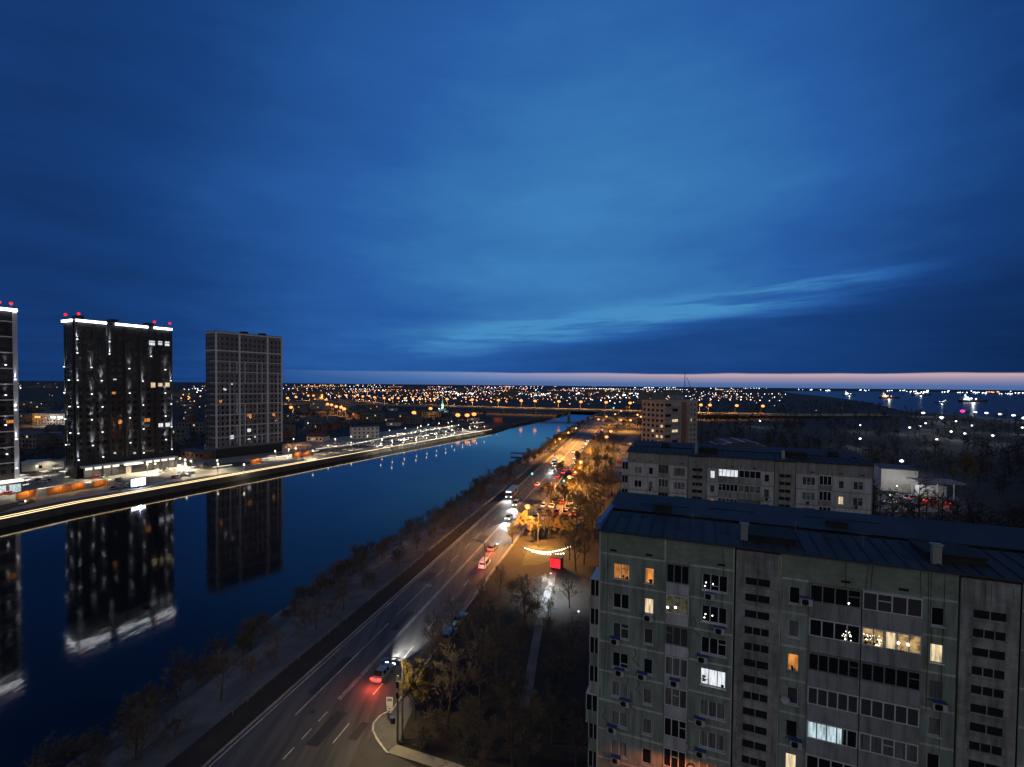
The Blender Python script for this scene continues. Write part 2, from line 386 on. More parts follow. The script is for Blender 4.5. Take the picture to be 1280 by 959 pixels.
def build_ground():
    top = [bank_frac(i, 1, 0) for i in range(len(WATER))]
    shore = [gp(1500,560,0), gp(1280,526,0), gp(1130,514,0), gp(1090,504,0), gp(1040,496.5,0), gp(990,491.5,0), gp(975,489,0)]
    far = [gp(1000,488.4,0), gp(1100,489.2,0), gp(1280,490.9,0), gp(1500,493,0)]
    outer = [Vector((60000,3000,0)), Vector((60000,40000,0)), Vector((-60000,40000,0)), Vector((-60000,-60,0))]
    pts = QUAY+QUAY2+list(reversed(top))+[Vector((900,-60,0))]+shore+far+outer
    bm = bmesh.new()
    fc = bm.faces.new([bm.verts.new((p.x, p.y, 0)) for p in pts])
    fc.normal_update(); bmesh.ops.triangulate(bm, faces=[fc])
    for lo, hi, za, zb in ((0,.22,-2.9,-1.9),(.22,.45,-1.9,-1.0),(.45,.62,-1.0,-.95),(.62,1,-.95,0)):
        rows = [[bm.verts.new(bank_frac(i, f, zq)) for i in range(len(WATER))] for f, zq in ((lo, za), (hi, zb))]
        for i in range(len(WATER)-1): bm.faces.new((rows[0][i], rows[1][i], rows[1][i+1], rows[0][i+1])).material_index = 1
    bmesh.ops.recalc_face_normals(bm, faces=bm.faces)
    for f in bm.faces:
        if f.normal.z < 0: f.normal_flip()
    me = bpy.data.meshes.new('ground'); bm.to_mesh(me); bm.free(); me.materials.append(M['soil']); me.materials.append(M['bank'])
    tag(ob('ground', me), kind='structure')
build_ground()
def water_mat():
    m = bpy.data.materials.new('river_water'); m.use_nodes = True; nt = m.node_tree; b = nt.nodes['Principled BSDF']; L = nt.links
    b.inputs['Base Color'].default_value = (.003,.006,.01,1); b.inputs['Roughness'].default_value = .065; b.inputs['IOR'].default_value = 1.33
    tc = nt.nodes.new('ShaderNodeTexCoord'); mp = nt.nodes.new('ShaderNodeMapping'); L.new(tc.outputs['Object'], mp.inputs[0])
    mp.inputs['Rotation'].default_value = (0,0,R(25)); mp.inputs['Scale'].default_value = (.35,.18,1)
    n = nt.nodes.new('ShaderNodeTexNoise'); n.inputs['Scale'].default_value = 1.0; n.inputs['Detail'].default_value = 3; L.new(mp.outputs[0], n.inputs['Vector'])
    bp = nt.nodes.new('ShaderNodeBump'); bp.inputs['Strength'].default_value = .12; bp.inputs['Distance'].default_value = .2
    L.new(n.outputs[0], bp.inputs['Height']); L.new(bp.outputs[0], b.inputs['Normal'])
    return m
M['water'] = water_mat()
M['water2'] = M['water'].copy(); M['water2'].name = 'wide_river_water'; M['water2'].node_tree.nodes['Principled BSDF'].inputs['Roughness'].default_value = .3
for n_ in M['water2'].node_tree.nodes:
    if n_.type == 'BUMP': n_.inputs['Strength'].default_value = .35
M['water2'].node_tree.nodes['Principled BSDF'].inputs['Base Color'].default_value = (.02,.03,.045,1)
mb = MB(); mb.quad((-1000,-60,WZ),(400,-60,WZ),(400,1000,WZ),(-1000,1000,WZ))
tag(mb.build('river', M['water']), kind='structure')
mb = MB(); mb.quad((400,-60,WZ),(40000,-60,WZ),(40000,30000,WZ),(400,30000,WZ))
tag(mb.build('river', M['water2']), kind='structure')
def strip(mb, pts, w0, w1, z, m=0, closed=False, pz=None):
    """flat ribbon along pts from lateral w0 to w1 (right positive)"""
    P = [Vector(p) for p in pts]; prev = None
    for i, p in enumerate(P):
        t = (P[min(i+1, len(P)-1)]-P[max(i-1, 0)]); t.z = 0; t.normalize(); n = Vector((t.y, -t.x, 0))
        a = p+n*w0; b = p+n*w1; a.z = b.z = z if pz is None else p.z+z
        if prev: mb.quad(prev[0], prev[1], b, a, m)
        prev = (a, b)
def ribbon_box(mb, pts, w0, w1, z0, z1, m=0, pz=False):
    P = [Vector(p) for p in pts]; prev = None
    for i, p in enumerate(P):
        t = (P[min(i+1, len(P)-1)]-P[max(i-1, 0)]); t.z = 0; t.normalize(); n = Vector((t.y, -t.x, 0)); h = p.z if pz else 0
        c = [p+n*w0, p+n*w1, p+n*w1, p+n*w0]
        for q, zq in zip(c, (z0, z0, z1, z1)): q.z = zq+h
        if prev:
            for j in range(4): mb.quad(prev[j], prev[(j+1) % 4], c[(j+1) % 4], c[j], m)
        else: mb.quad(*reversed(c), m)
        prev = c
    mb.quad(*prev, m)

# avenue with markings
ys = [-30, 30, 60, 90, 120, 160, 200, 260, 330, 400, 480, 560, 640]
mb = MB(); strip(mb, [rp(y, 0) for y in ys], -.5, 15.0, .01)
tag(mb.build('road', M['asphalt']), kind='structure')
mb = MB()
def mark(o, a, b, w=.15): strip(mb, [rp(a, o), rp((a+b)/2, o), rp(b, o)], -w/2, w/2, .016)
mark(0, -20, 640, .16)
mark(7.05, 66, 640, .13); mark(7.4, 66, 640, .13)
for k in range(8): mark(7.2, 40+k*3.1, 41.8+k*3.1, .15)
mark(3.6, 62, 86, .13); mark(3.6, 89, 104, .13)
for k in range(55): mark(3.6, 107+k*9, 112+k*9, .13)
for k in range(60): mark(11.2, 59+k*9.0, 62.4+k*9.0, .13)
mark(14.7, 100, 640, .13)
tag(mb.build('road_markings', M['paint']), kind='structure')
mb = MB(); ribbon_box(mb, [rp(y, 0) for y in ys], -.75, -.5, 0, .14)
ribbon_box(mb, [rp(y, 0) for y in ys if y >= 90], 15.0, 15.25, 0, .14)
tag(mb.build('kerb', M['kerb']), kind='structure')
mb = MB(); rq = random.Random(6)
for d_, o_, l_, w_ in ((58,8.2,6,1.6),(66,2.2,9,1.2),(75,10.2,4,2.4),(84,5.0,7,1.4),(97,12.0,8,1.8),(104,1.0,5,2.0),(118,8.4,12,1.5),(131,4.6,6,2.2),(150,11.5,10,1.6),(172,2.5,12,2),(60,12.6,3,1.1)):
    a = [rp(d_, o_), rp(d_, o_+w_), rp(d_+l_, o_+w_*rq.uniform(.9,1.1)), rp(d_+l_, o_)]; mb.poly([(p.x, p.y, .013) for p in a])
for d_, o_ in ((63,5.4),(78,9.2),(92,1.9),(110,5.6),(126,9.0)):
    c_ = rp(d_, o_); mb.poly([(c_.x+.38*math.cos(k*PI/6), c_.y+.38*math.sin(k*PI/6), .0145) for k in range(12)])
tag(mb.build('road_patches', M['bitumen2']), kind='structure')
# side street, corner pavement and kerb at the junction in the foreground
mb = MB(); mb.poly([(*rp(25,14.9).xy,.006), (30,22,.006), (26,33,.006), (-6,50.5,.006), (-13.2,54.6,.006), (-15.4,56.6,.006), (-16.3,58.2,.006), (*rp(61,14.9).xy,.006)])
tag(mb.build('side_street', M['asphalt2']), kind='structure')
cor = [rp(90,15.2), rp(72,15.2), rp(64.5,15.3), gp(488,888), gp(475,896), gp(467,905), gp(466,914), gp(471,924), gp(478,934), gp(485,943)]
mb = MB(); ribbon_box(mb, cor, -.1, .12, 0, .14)
tag(mb.build('kerb_line', M['seam']), kind='structure')
mb = MB(); mb.poly([(p.x, p.y, .1) for p in (gp(487,889), gp(476,896), gp(468,905), gp(467,914), gp(472,924), gp(479,934), gp(490,940), gp(500,925), gp(508,905), gp(520,880), gp(512,868))])
tag(mb.build('pavement', M['walk']), kind='structure')
mb = MB(); a = [gp(484,942), gp(496,932), gp(575,957), gp(640,985), gp(600,1000), gp(560,966)]
mb.poly([(p.x, p.y, .12) for p in a]); tag(mb.build('pavement', M['paving']), kind='structure')
# embankment walk and the yard path
mb = MB(); P = [bank_frac(i, .53, -.93) for i in range(1, 12)]; strip(mb, P, -1.6, 1.6, -.93)
tag(mb.build('path', M['walk']), kind='structure')
mb = MB(); P = [gp(*p) for p in ((692,715),(686,735),(680,760),(672,790),(667,820),(662,850),(655,885))]; strip(mb, P, -.7, .7, .02)
tag(mb.build('path', M['walk']), kind='structure')
mb = MB(); P = [gp(*p) for p in ((652,708),(672,706),(695,699),(703,690),(712,683),(660,682))]; mb.poly([(p.x, p.y, .015) for p in P])
tag(mb.build('playground_floor', M['lawn']), kind='structure')
mb = MB(); P = [gp(*p) for p in ((640,662),(705,655),(712,618),(672,612))]; mb.poly([(p.x, p.y, .012) for p in P])
tag(mb.build('parking', M['asphalt2']), kind='structure')
mb = MB(); P = [gp(*p) for p in ((768,600),(772,560),(784,545),(797,545),(797,600))]; mb.poly([(p.x, p.y, .012) for p in P])
tag(mb.build('parking', M['asphalt2']), kind='structure')
mb = MB(); P = [gp(*p) for p in ((1095,640),(1210,640),(1205,622),(1095,612))]; mb.poly([(p.x, p.y, .012) for p in P])
tag(mb.build('parking', M['asphalt2']), kind='structure')

# promenade on the far bank
def qp(i, f, off, z=0):
    a = QUAY[i].lerp(QUAY[i+1], f); t = (QUAY[i+1]-QUAY[i]).normalized(); n = Vector((-t.y, t.x, 0))
    p = a+n*off; p.z = z; return p
mb = MB(); strip(mb, QUAY, -75, -.3, .01); tag(mb.build('promenade', M['paving']), kind='structure')
mb = MB(); ribbon_box(mb, QUAY, -.3, .0, -3.2, .12); ribbon_box(mb, QUAY+QUAY2[:1], .0, .25, -3.2, -.35)
tag(mb.build('quay_wall', M['quay']), 'long concrete quay wall of the lit embankment across the river', 'quay wall')
mb = MB(); ribbon_box(mb, QUAY2, -.5, .3, -2.2, .6)
tag(mb.build('embankment_wall', M['quay']), 'dark unlit embankment wall running from promenade end to bridge', 'quay wall')
mb = MB(); ribbon_box(mb, QUAY, -.22, -.08, .16, .34); tag(mb.build('light_strip', M['e_gold']), 'golden light strip along the very edge of the quay', 'light strip')
mb = MB(); ribbon_box(mb, QUAY[1:7], -3.4, -3.25, .05, .2); tag(mb.build('light_strip', M['e_gold']), 'golden glowing ribbon for a car light trail a few metres inland beside the riverside walk', 'light strip')  # glowing ribbon put in for the light trail of passing cars
mb = MB(); strip(mb, QUAY[1:6], -9, -3.8, .02); tag(mb.build('lawn', M['lawn']), kind='structure')

# ---------------------------------------------------------------- panel apartment houses
def wall_holes(mb, x0, x1, z0, z1, holes, m=0, depth=.16, y=0.0):
    xs = sorted({x0, x1, *[h[0] for h in holes], *[h[1] for h in holes]}); zs = sorted({z0, z1, *[h[2] for h in holes], *[h[3] for h in holes]})
    for a, b in zip(xs, xs[1:]):
        for c, d in zip(zs, zs[1:]):
            mx, mz = (a+b)/2, (c+d)/2
            if any(h[0] < mx < h[1] and h[2] < mz < h[3] for h in holes): continue
            mb.quad((a,y,c),(b,y,c),(b,y,d),(a,y,d),m)
    for a, b, c, d in holes:
        Y = y+depth
        mb.quad((a,y,c),(a,y,d),(a,Y,d),(a,Y,c),m); mb.quad((b,y,c),(b,Y,c),(b,Y,d),(b,y,d),m)
        mb.quad((a,y,c),(a,Y,c),(b,Y,c),(b,y,c),m); mb.quad((a,y,d),(b,y,d),(b,Y,d),(a,Y,d),m)
def frame_mb(a, b, c, d, n, y, w=.06, trans=None):
    mb = MB(); y0, y1 = y, y+.07
    mb.box(a, b, y0, y1, c, c+w); mb.box(a, b, y0, y1, d-w, d); mb.box(a, a+w, y0, y1, c+w, d-w); mb.box(b-w, b, y0, y1, c+w, d-w)
    for i in range(1, n):
        x = a+(b-a)*i/n; mb.box(x-w*.6, x+w*.6, y0, y1, c+w, d-w)
    if trans is not None:
        i, fz = trans; xa = a+(b-a)*i/n+w; xb = a+(b-a)*(i+1)/n-w; z = c+(d-c)*fz
        mb.box(xa, xb, y0+.004, y1-.004, z-.03, z+.03)
    return mb
def pane_mb(a, b, c, d, y): mb = MB(); mb.box(a+.03, b-.03, y+.03, y+.05, c+.03, d-.03); return mb
def ac_unit(parent, x, z, y=0.0, blue=True):
    mb = MB(); mb.box(x, x+.82, y-.42, y-.1, z, z+.56, 0)
    o = mb.build('air_conditioner', [M['acwhite']], parent)
    f = MB()
    for k in range(3):
        r = .23-.07*k; f.tube([(x+.32+r*math.cos(w*PI/6), y-.435, z+.28+r*math.sin(w*PI/6)) for w in range(13)], .018, 4, 0, False)
    f.box(x+.1, x+.54, y-.428, y-.421, z+.06, z+.5)
    f.build('fan_grille', M['black'], o)
    if blue:
        k = MB(); k.box(x-.04, x+.86, y-.5, y, z+.6, z+.63); k.box(x, x+.05, y-.42, y, z-.05, z-.005); k.box(x+.77, x+.82, y-.42, y, z-.05, z-.005)
        k.build('bracket', M['acblue'], o)
FH = 2.75
HALF = [('P2',5.9),('LG',2.0),('P3',3.5),('ST',3.5),('P1',1.9),('BL',3.5)]
def panel_house(name, label, loc, rz, segs, ztop, floors, colors, lit, acs, rnd, roofmat, depth=12.0, seams=True, z0=None, spare=()):
    root = thing(name, label, 'apartment house', loc, rz)
    zb = 0 if z0 is None else z0
    L = sum(w for _, w in segs)
    walls = MB(); st = MB(); seam = MB(); x = 0
    at_z = ztop+2.2
    idx = 0; firstL = True
    for si, (ty, w) in enumerate(segs):
        x1 = x+w
        if ty == 'ST':
            st.box(x+.12, x1-.12, -.06, .3, zb, at_z-.35)
            # relief frames on the attic panel of the stair tower
            for k in range(2):
                a = x+.3+k*(w-.5)/2; b = a+(w-.9)/2
                for q in ((a,a+.12,ztop+.1,ztop+1.7),(b-.12,b,ztop+.1,ztop+1.7),(a+.12,b-.12,ztop+1.58,ztop+1.7)): st.box(q[0],q[1],-.1,-.055,q[2],q[3])
            for f in range(floors):
                for h in range(2):
                    zc = ztop-f*FH-.62-h*FH/2
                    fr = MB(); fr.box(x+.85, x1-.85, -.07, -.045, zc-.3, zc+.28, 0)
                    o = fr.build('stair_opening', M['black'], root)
                    gr = MB(); n = rnd.choice((2, 2, 3))
                    for k in range(1, n): gx = x+.85+(w-1.7)*k/n; gr.box(gx-.03, gx+.03, -.1, -.072, zc-.3, zc+.28)
                    gr.box(x+.75, x1-.75, -.16, -.072, zc-.42, zc-.302)
                    gr.build('ledge', M['parapet2'], o)
            x = x1; continue
        wm = 1 if ty == 'LG' or ty == 'BL' else 0
        for f in range(floors):
            zt = ztop-f*FH; z = max(zt-FH, zb)
            if zt <= zb+.3: continue
            holes = []; panes = []
            if ty == 'P2': holes = [(x+1.3,x+2.75,zt-2.2,zt-.8),(x+4.1,x+4.9,zt-2.2,zt-.8)]; panes = [2, 1]
            if ty == 'P2r': holes = [(x1-4.9,x1-4.1,zt-2.2,zt-.8),(x1-2.75,x1-1.3,zt-2.2,zt-.8)]; panes = [1, 2]
            if ty == 'P3': holes = [(x+1.0,x+3.0,zt-2.0,zt-.55)]; panes = [3]
            if ty == 'P1': holes = [(x+.55,x+1.35,zt-2.0,zt-.6)]; panes = [1]
            if ty in ('LG', 'BL'):
                pr = -.14 if ty == 'LG' else -.3
                walls.quad((x,0,z),(x1,0,z),(x1,0,zt),(x,0,zt),0)
                pb = MB(); zp = zt-1.78 if ty == 'LG' else zt-1.5
                pb.box(x+.04, x1-.04, pr, -.002, zt-FH+.02, zp)
                if rnd.random() < .5:
                    kx = x+w*rnd.uniform(.2, .5); pb.box(kx, kx+rnd.uniform(.5, 1.2), pr-.02, pr-.001, zt-FH+.3, zp-.25)
                bal = pb.build('balcony', M[colors[1] if ty == 'LG' else colors[2]], root)
                n = 3 if ty == 'LG' else 5
                if rnd.random() < .25 and ty == 'BL': n = 4
                frm = frame_mb(x+.06, x1-.06, zp+.02, zt-.1, n, pr+.03, .07, (rnd.randrange(n), .6) if rnd.random() < .5 else None)
                frm.box(x+.06, x+.1, pr+.1, -.002, zp+.02, zt-.1); frm.box(x1-.1, x1-.06, pr+.1, -.002, zp+.02, zt-.1); frm.box(x+.04, x1-.04, pr-.03, -.002, zt-.095, zt-.03)
                frm.build('window_frame', M['frame'] if rnd.random() < .75 else M['oldframe'], bal)
                key = lit.get((si, f)) or lit.get((si, f, 0))
                if key and ty == 'BL' and key in ('w_warm', 'w_cold'):
                    # part of the glazing is lit
                    a, b = (0, 1) if key == 'w_warm' else (.05, .68)
                    if key == 'w_warm':
                        pane_mb(x+.06, x+.06+w*.36, zp, zt-.12, pr+.05).build('pane', M['w_warm'], bal)
                        pane_mb(x+.06+w*.4, x+.06+w*.56, zp, zt-.12, pr+.05).build('pane', M['w_cream'], bal)
                        pane_mb(x+.06+w*.56, x1-.06, zp, zt-.12, pr+.05).build('pane', M['w_warm'], bal)
                        fb = MB()
                        for k in range(26): fb.ball((x+rnd.uniform(.1, 1.35), pr+.055, zp+rnd.uniform(.05, .9)), .028, 0, 5, 4)
                        tag(fb.build('fairy_lights', M['bulb'], bal), kind='stuff')
                        for q in (2.35, 2.95): fb = MB(); fb.ball((x+q, pr+.055, zp+.62), .1, 0, 6, 4); fb.build('lamp', M['bulb'], bal)
                        pl = MB()
                        for k in range(14): pl.ball((x+.25+.06*k, pr+.045, zp+.2+rnd.uniform(0, .5)), rnd.uniform(.04, .1), 0, 5, 4, 1.3)
                        for k in range(9): pl.ball((x+1.5+.17*k, pr+.045, zp+.05), rnd.uniform(.03, .08), 0, 5, 4, 1.3)
                        tag(pl.build('house_plants', M['evergreen'], bal), kind='stuff')
                    else:
                        pane_mb(x+.12, x+w*.7, zp, zt-.12, pr+.05).build('pane', M['w_cold'], bal)
                        pane_mb(x+w*.72, x1-.06, zp, zt-.12, pr+.05).build('pane', M['glass'], bal)
                elif key == 'fairy':
                    pane_mb(x+.06, x1-.06, zp, zt-.12, pr+.05).build('pane', M['glass'], bal)
                    fb = MB()
                    for k in range(16): fb.ball((x+rnd.uniform(2.1, 3.2), pr+.07, zp+rnd.uniform(.1, 1.0)), .03, 0, 5, 4)
                    tag(fb.build('fairy_lights', M['bulb'], bal), kind='stuff')
                elif key == 'spot':
                    pane_mb(x+.06, x1-.06, zp, zt-.12, pr+.05).build('pane', M['glass'], bal)
                    fb = MB(); fb.ball((x+2.65, pr+.06, zp+.3), .07, 0, 6, 4); fb.build('lamp', M['bulb'], bal)
                elif key == 'lampdim':
                    pane_mb(x+.06, x1-.06, zp, zt-.12, pr+.05).build('pane', M['w_dim'], bal)
                    for qx, qz in ((.2,.5),(.85,.62)): fb = MB(); fb.ball((x+qx, pr+.06, zp+qz), .1, 0, 6, 4); fb.build('lamp', M['bulb'], bal)
                else:
                    pane_mb(x+.06, x1-.06, zp, zt-.12, pr+.05).build('pane', M[key] if key else M[rnd.choice(('glass','glass','glass','glass2','curtain'))], bal)
                continue
            fl_col = 0
            wall_holes(walls, x, x1, z, zt, holes, fl_col)
            for hi, (h, n) in enumerate(zip(holes, panes)):
                key = lit.get((si, f, hi))
                old = rnd.random() < .18
                wd = frame_mb(*h, n, .07, .06, (rnd.randrange(n), rnd.choice((.3, .68))) if n > 1 and rnd.random() < .6 else None).build('window', M['oldframe'] if old and not key else M['frame'], root)
                if key == 'bulbs':
                    pane_mb(*h, .09).build('pane', M['glass'], wd)
                    for q in ((.3,.7),(.85,.65),(.22,.35)): fb = MB(); fb.ball((h[0]+q[0], .105, h[2]+q[1]*.9), .055, 0, 6, 4); fb.build('lamp', M['bulb'], wd)
                else:
                    pane_mb(*h, .09).build('pane', M[key] if key else M[rnd.choice(('glass','glass','glass','glass2','curtain','curtain','blind'))], wd)
                if key in ('w_orange', 'w_white', 'w_cream'):
                    pl = MB()
                    if key == 'w_orange':
                        for k in range(5): pl.ball((h[0]+.3+rnd.uniform(0, h[1]-h[0]-.5), .105, h[2]+rnd.uniform(.08, .3)), rnd.uniform(.05, .12), 0, 6, 4, 1.5)
                    elif n == 3:
                        for k in range(9): pl.ball((h[0]+.2+rnd.uniform(-.1, .2), .105, h[2]+rnd.uniform(.2, .95)), rnd.uniform(.05, .1), 0, 5, 4, 1.2)
                        p2 = MB(); p2.ball((h[1]-.25, .105, h[2]+.16), .14, 0, 6, 4); p2.build('house_plant', M['evergreen'], wd)
                    if pl.v: pl.build('house_plant', M['evergreen'], wd)
                sl = MB(); sl.box(h[0]-.08, h[1]+.08, -.13, .05, h[2]-.05, h[2]-.004); sl.build('sill', M['frame'] if not old else M['metal'], wd)
            if seams and ty in ('P2', 'P3', 'P1', 'P2r'): seam.box(x+.02, x1-.02, -.015, -.001, zt-.085, zt+.085)
        # attic band
        walls.quad((x,0,ztop),(x1,0,ztop),(x1,0,at_z),(x,0,at_z),2)
        for k in ((.16,.7) if w > 5 else (.62,) if w > 2.4 else ()):
            vx = x+w*k; v = MB(); v.box(vx, vx+.62, -.02, -.002, ztop+.28, ztop+.46); v.build('attic_vent', M['black'], root)
        if seams and ty in ('P2', 'P2r'):
            for xx in (x, x1-.1): seam.box(xx-.05, xx+.09, -.03, -.016, zb if (xx < .5 or xx > L-.5) else ztop, at_z-.05)
        if seams and ty == 'P3' or ty == 'P1':
            seam.box((x1 if ty == 'P3' else x)-.1, (x1 if ty == 'P3' else x)-.03, -.013, -.002, zb, at_z-.3)
        x = x1
    # other three sides, behind the facade
    walls.quad((0,depth,zb),(0,0,zb),(0,0,at_z),(0,depth,at_z),0); walls.quad((L,0,zb),(L,depth,zb),(L,depth,at_z),(L,0,at_z),0)
    walls.quad((L,depth,zb),(0,depth,zb),(0,depth,at_z),(L,depth,at_z),0)
    walls.build('wall', [M[colors[0]], M[colors[1]], M[colors[3]]], root)
    st.build('stair_tower', M[colors[4]], root)
    if seam.v: seam.build('seam_strips', M[colors[5]], root)
    for (si, f, dx, dz) in acs:
        xx = sum(w for _, w in segs[:si])+dx; ac_unit(root, xx, ztop-f*FH-dz, -.14 if segs[si][0] == 'LG' else 0)
    # roof: sheet-metal front slope, a step along the middle, rear slope
    rf = MB(); e = .28; md = depth*.46
    rf.quad((-e,-e,at_z),(L+e,-e,at_z),(L+e,md,at_z+.42),(-e,md,at_z+.42)); rf.quad((-e,-e,at_z-.14),(-e,-e,at_z),(-e,md,at_z+.42),(-e,md,at_z-.14))
    rf.quad((-e,-e,at_z-.14),(L+e,-e,at_z-.14),(L+e,-e,at_z),(-e,-e,at_z)); rf.quad((-e,md+.5,at_z+.55),(L+e,md+.5,at_z+.55),(L+e,depth+e,at_z+.95),(-e,depth+e,at_z+.95))
    rf.quad((-e,depth+e,at_z),(-e,depth+e,at_z+.95),(L+e,depth+e,at_z+.95),(L+e,depth+e,at_z)); rf.quad((L+e,-e,at_z-.14),(L+e,md,at_z-.14),(L+e,md,at_z+.42),(L+e,-e,at_z))
    k = 0
    xx = 0
    while xx < L:
        rf.box(xx, xx+.05, -e+.02, md-.02, at_z+.02, at_z+.1, 0, Matrix.Rotation(math.atan2(.42, md+e), 3, 'X'), (xx, -e, at_z)); xx += 1.1
    roof = rf.build('roof', roofmat, root)
    g = MB(); g.box(-e, L+e, md, md+.5, at_z-.1, at_z+.25); g.build('gutter', M['bitumen'], roof)
    return root, L, at_z, md, roof
A0 = Vector((8.3, 44.3, 0)); RZA = -R(21.8)
SEG_A = HALF+[('BL',3.8),('P1',2.1),('ST',3.5),('P3',3.5),('LG',2.0)]
litA = {(0,0,0):'w_orange', (0,0,1):'w_orange', (0,1,1):'w_cream', (1,1):'lampdim', (2,0,0):'bulbs', (2,1,0):'bulbs', (2,3,0):'w_white',
        (4,2,0):'w_orange', (4,5,0):'w_cream', (5,0):'spot', (5,1):'fairy', (5,4):'w_cold', (6,1):'w_warm', (7,1,0):'w_cream'}
acA = [(2,0,1.15,2.65),(2,1,2.0,2.72),(2,2,.7,2.72),(2,4,.6,2.72),(2,5,.7,2.75),(0,1,4.05,2.74),(0,2,1.15,2.72),(0,3,1.6,2.78),(0,3,3.6,2.65),
       (0,4,2.1,2.74),(0,5,1.0,2.74),(0,6,1.4,2.74),(1,3,.5,2.5),(4,0,1.3,1.85),(4,4,.8,2.55),(7,2,.7,2.6)]
rootA, LA, atA, mdA, roofA = panel_house('panel_apartment_house', 'nearest nine storey panel house of dark green panels with blue sheet roof', A0, RZA, SEG_A, 27.5, 10,
    ('green','parapet','parapet2','attic','stairwall','seam'), litA, acA, random.Random(3), M['blueroof'])
# raised blue verge on the gable, hatch, vents
mb = MB(); mb.box(-.35, .1, -.3, 12.3, atA+.03, atA+.62); mb.build('roof_verge', M['bluetrim'], roofA)
for (x, y, w, d, h, m) in ((4.2,6.3,1.7,1.2,.9,'bitumen'),(12.6,1.2,3.4,3.4,.35,'bitumen'),(19.5,7,1.5,1.1,.8,'bitumen'),(24.8,1.6,3.6,3.2,.4,'bitumen')):  # the wide low boxes are black blocks put in for dark roof recesses
    mb = MB(); mb.box(x, x+w, y, y+d, atA+.1, atA+.3+h); mb.box(x-.1, x+w+.1, y-.1, y+d+.1, atA+.3+h, atA+.38+h); mb.build('roof_hatch', M[m], roofA)
for (x, y, h) in ((11.9,1.2,1.5),(25.0,1.0,1.5)):
    mb = MB(); mb.box(x, x+.55, y, y+.45, atA+.05, atA+h); mb.box(x-.08, x+.63, y-.08, y+.53, atA+h, atA+h+.1); mb.build('chimney', M['concrete'], roofA)
# antenna wires and pipe on the roof
for (x, y) in ((8.0,3.2),(16.5,4.6),(21.0,2.6)):
    mb = MB(); mb.tube([(x,y,atA+.2),(x,y,atA+1.5)], .025, 5); mb.tube([(x-.5,y,atA+1.4),(x+.5,y,atA+1.4)], .015, 4); mb.tube([(x-.35,y,atA+1.2),(x+.35,y,atA+1.2)], .015, 4); mb.build('antenna', M['metal'], roofA)
# loggias on the gable end
rg = random.Random(5)
for f in range(1, 8):
    zt = 27.5-f*FH
    d0, d1, ww = (.5, 3.6, .95) if f != 5 else (.4, 3.7, 1.2)
    if f == 3: pass
    pb = MB(); pb.box(-ww, -.003, d0, d1, zt-FH+.04, zt-1.62); pb.box(-ww-.03, -.003, d0-.03, d1+.03, zt-FH-.1, zt-FH+.035)
    b = pb.build('balcony', M['parapet'] if f in (1, 2, 4) else M['green'], rootA)
    fr = MB()
    for q in (d0, (d0+d1)/2, d1-.06): fr.box(-ww, -ww+.06, q, q+.06, zt-1.618, zt-.12)
    fr.box(-ww/2-.03, -ww/2+.03, d0+.005, d0+.065, zt-1.618, zt-.14); fr.box(-ww, -.003, d0-.005, d1, zt-.118, zt-.02); fr.build('window_frame', M['frame'], b)
    pn = MB(); pn.box(-ww+.07, -ww+.09, d0+.07, d1-.07, zt-1.6, zt-.125); pn.box(-ww+.1, -.05, d0+.02, d0+.04, zt-1.6, zt-.125); pn.build('pane', M['glass'], b)
# cables looping across the facade
cb = MB()
for (x, z) in ((3.3,18.2),(8.3,22.0),(3.0,14.0),(3.6,15.5),(.6,12.2)):
    cb.tube([(x+.0,-.03,z+1.0),(x+.15,-.05,z+.4),(x-.15,-.04,z),(x+.5,-.05,z-.6)], .018, 4)
cb.build('cable', M['black'], rootA)

B0 = at(785, 580, 97); B0.z = 0
SEG_B = HALF+[('BL',3.8),('P1',2.1),('ST',3.5),('P3',3.5),('LG',2.0),('P2r',5.9)]
litB = {(4,0,0):'w_white', (5,0):'w_white', (4,2,0):'w_orange', (11,1,0):'w_cream', (11,2,1):'w_cream'}
acB = [(0,1,4.1,2.74),(9,1,1.5,2.7),(11,1,3.2,2.7),(7,1,.6,2.6),(0,2,1.4,2.7)]
rootB, LB, atB, mdB, roofB = panel_house('panel_apartment_house', 'second panel house of pale grey panels behind the blue roof', B0, RZA, SEG_B, 27.6, 6,
    ('lav','bgrey','parapet2','bgrey','bgrey','bgrey'), litB, acB, random.Random(9), M['darkroof'], z0=0)
mb = MB(); mb.box(0,LB,.01,.2,0,27.6-6*FH); mb.build('lower_wall', M['bgrey'], rootB)
for (x, y, w, d, h) in ((13.5,2.5,3.2,3,1.0),(28.5,2.5,3.2,3,1.0),(6,6.8,1.5,1.2,.9),(36,6.8,1.5,1.2,.9)):
    mb = MB(); mb.box(x, x+w, y, y+d, atB+.1, atB+.3+h); mb.build('roof_hatch', M['bitumen'], roofB)
for (x, y, h) in ((12.6,1.1,2.6),(27.5,1.1,1.6)):
    mb = MB(); mb.box(x, x+.5, y, y+.45, atB+.05, atB+h); mb.build('chimney', M['concrete'], roofB)
for f in range(0, 5):
    zt = 27.6-f*FH; pb = MB(); pb.box(-1.3, -.003, .6, 3.6, zt-FH+.04, zt-1.62); b = pb.build('balcony', M['parapet'], rootB)
    fr = MB(); fr.box(-1.3, -1.24, .6, .66, zt-1.618, zt-.1); fr.box(-.7, -.64, .6, .66, zt-1.618, zt-.1); fr.box(-1.3, -.003, .595, 3.6, zt-.1, zt-.02); fr.build('window_frame', M['frame'], b)
    pn = MB(); pn.box(-1.2, -.05, .64, .655, zt-1.6, zt-.12); pn.build('pane', M['glass'], b)

